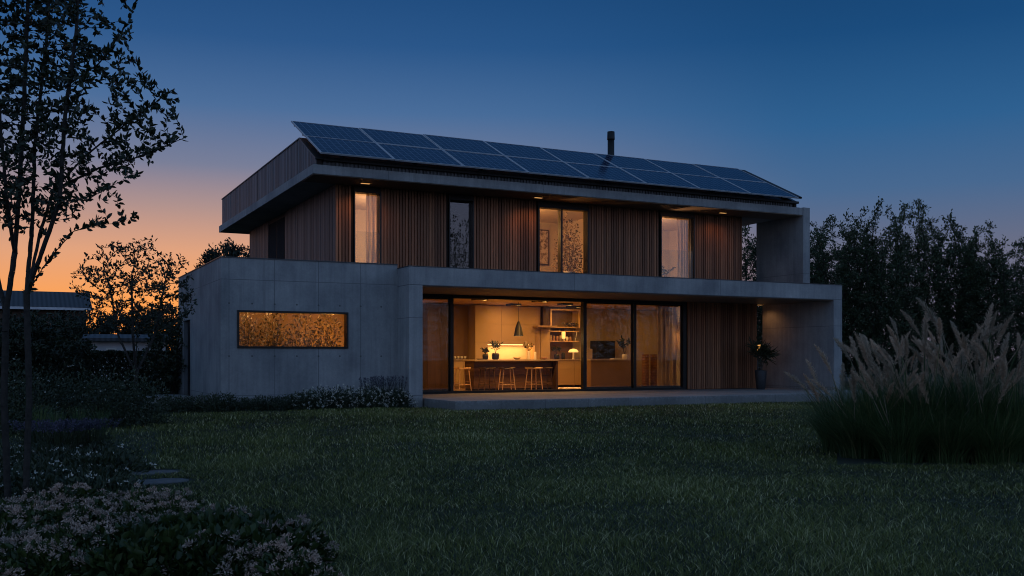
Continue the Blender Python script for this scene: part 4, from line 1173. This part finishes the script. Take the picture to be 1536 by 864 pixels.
# row of trees behind the house at right
var = []
for k, (h, r) in enumerate(((8.0, 1.8), (7.6, 2.0), (8.4, 1.45))):
    var.append(simple_tree('garden_tree', 'x', (0, 0, -80), h, r, h*.47, 1300, .20, (.125, .055), 'leaf_tree', 330+k, 12, 'row of dark trees behind the house', .45, .008, .05, .07, 5, low=.5, bottom=.3))
row = [(1372, 44, 8.6, 2, 'tallest of the dark trees, with a pointed top above the pampas'), (1318, 43, 8.2, 0, 'dark tree with a rounded top left of the tallest tree'), (1262, 44, 8.0, 1, 'dark tree closest to the right end of the upper storey'), (1418, 45, 8.1, 1, 'dark tree just right of the tallest tree'), (1466, 44, 7.4, 0, 'dark tree second from the right edge of the row'), (1515, 43, 6.7, 1, 'lower dark tree near the right picture edge'), (1572, 44, 6.4, 0, 'low dark tree cut by the right picture edge'), (1212, 47, 8.0, 2, 'dark tree half hidden by the upper fin wall'), (1130, 48, 8.2, 0, 'dark tree seen through the gap beside the upper timber wall'), (1345, 50, 7.8, 2, 'dark tree behind and between the two highest trees'), (1440, 51, 7.6, 2, 'dark tree behind the gap right of the tallest'), (1290, 49, 7.9, 2, 'dark tree behind the rounded one'), (1545, 50, 7.0, 2, 'dark tree behind the low ones at the right edge'), (1170, 46, 7.9, 1, 'dark tree behind the upper balcony'), (1235, 52, 8.0, 0, 'dark tree behind the right end of the house')]
seen = set()
for k, (px, d, h, v_, l) in enumerate(row):
    hs = (8.0, 7.6, 8.4)[v_]; q = h/hs
    if v_ not in seen: o = var[v_]; seen.add(v_); o.location = at(px, d); o['label'] = l; o.scale = (q, q, q)
    else: dup(var[v_], at(px, d), k*1.9, l, sc=(1.05, 1.05, q))
# unseen wood added behind the viewer to darken what the glass mirrors
Vw, Rw = [], []
rngw = np.random.default_rng(9)
spots_ = [(24, -3, 10.2), (33, -2, 8.6), (12, -8, 5.5)] + [(x, -15+rngw.normal(0, 2), rngw.uniform(5.2, 7.2)) for x in np.arange(-6, 62, 3.4)]
for k, (x, y, h) in enumerate(spots_):
    me = [c_ for c_ in var[k % 3].children if c_.name.startswith('crown')][0].data
    v_ = np.empty(len(me.vertices)*3, np.float32); me.vertices.foreach_get('co', v_); v_ = v_.reshape(-1, 6, 3)[::2].reshape(-1, 3)
    a_ = rngw.random()*6.28; q = h/8.0
    Vw.append(np.stack([(v_[:, 0]*math.cos(a_)-v_[:, 1]*math.sin(a_))*1.1+x, (v_[:, 0]*math.sin(a_)+v_[:, 1]*math.cos(a_))*1.1+y, v_[:, 2]*q+GZ], 1))
Vw = np.concatenate(Vw); i = np.arange(len(Vw)//6)[:, None]*6
tag(link('unseen_woodland', np_mesh('unseen_woodland', Vw, [np.concatenate([i+np.array([[0, 1, 2, 3]]), i+np.array([[0, 3, 4, 5]])])], np.repeat(rngw.random(len(Vw)//6), 6)), 'leaf_far'),
    'unseen dark wood added behind the viewer to be mirrored in the windows', 'unseen_woodland', kind='stuff')

# ------------------------------------------------------------------ neighbours
def gable(name, label, loc, rz, w, dpt, ez, rzh, wallm, win=(), gutter=True):
    t = thing(name, label, 'house', loc, rz)
    MB().box(-w/2, w/2, -dpt/2, dpt/2, -.3, ez).build('wall', wallm, t)
    b = MB(); b.prism([(-dpt/2-.4, ez-.05), (0, rzh), (dpt/2+.4, ez-.05), (dpt/2+.4, ez+.1), (0, rzh+.16), (-dpt/2-.4, ez+.1)], 'X', -w/2-.3, w/2+.3); b.build('roof', 'roof_tile', t)
    b = MB(); b.prism([(-dpt/2, ez), (dpt/2, ez), (0, rzh-.03)], 'X', -w/2, w/2); b.build('gable', wallm, t)
    if gutter: MB().box(-w/2-.3, w/2+.3, -dpt/2-.55, -dpt/2-.42, ez-.08, ez+.06).build('gutter', 'alu', t)
    for x0, x1, z0, z1 in win:
        f = MB().box(x0, x1, -dpt/2-.04, -dpt/2-.002, z0, z1).build('window', 'white', t)
        MB().box(x0+.08, x1-.08, -dpt/2-.06, -dpt/2-.042, z0+.08, z1-.08).build('pane', 'black', f)
    return t
gable('neighbour_house', 'dark roofed brown neighbour house behind the left trees', at(14, 58), 0, 8.0, 6, 4.05, 5.05, 'board', ((-2, -1, 1.2, 2.4), (1, 2, 1.2, 2.4)))
gable('outbuilding', 'low pale outbuilding with one small window beyond the hedge', at(192, 47), -R(5), 3.3, 2.4, 2.05, 2.2, 'render', ((-.95, -.5, 1.25, 1.7),), False)
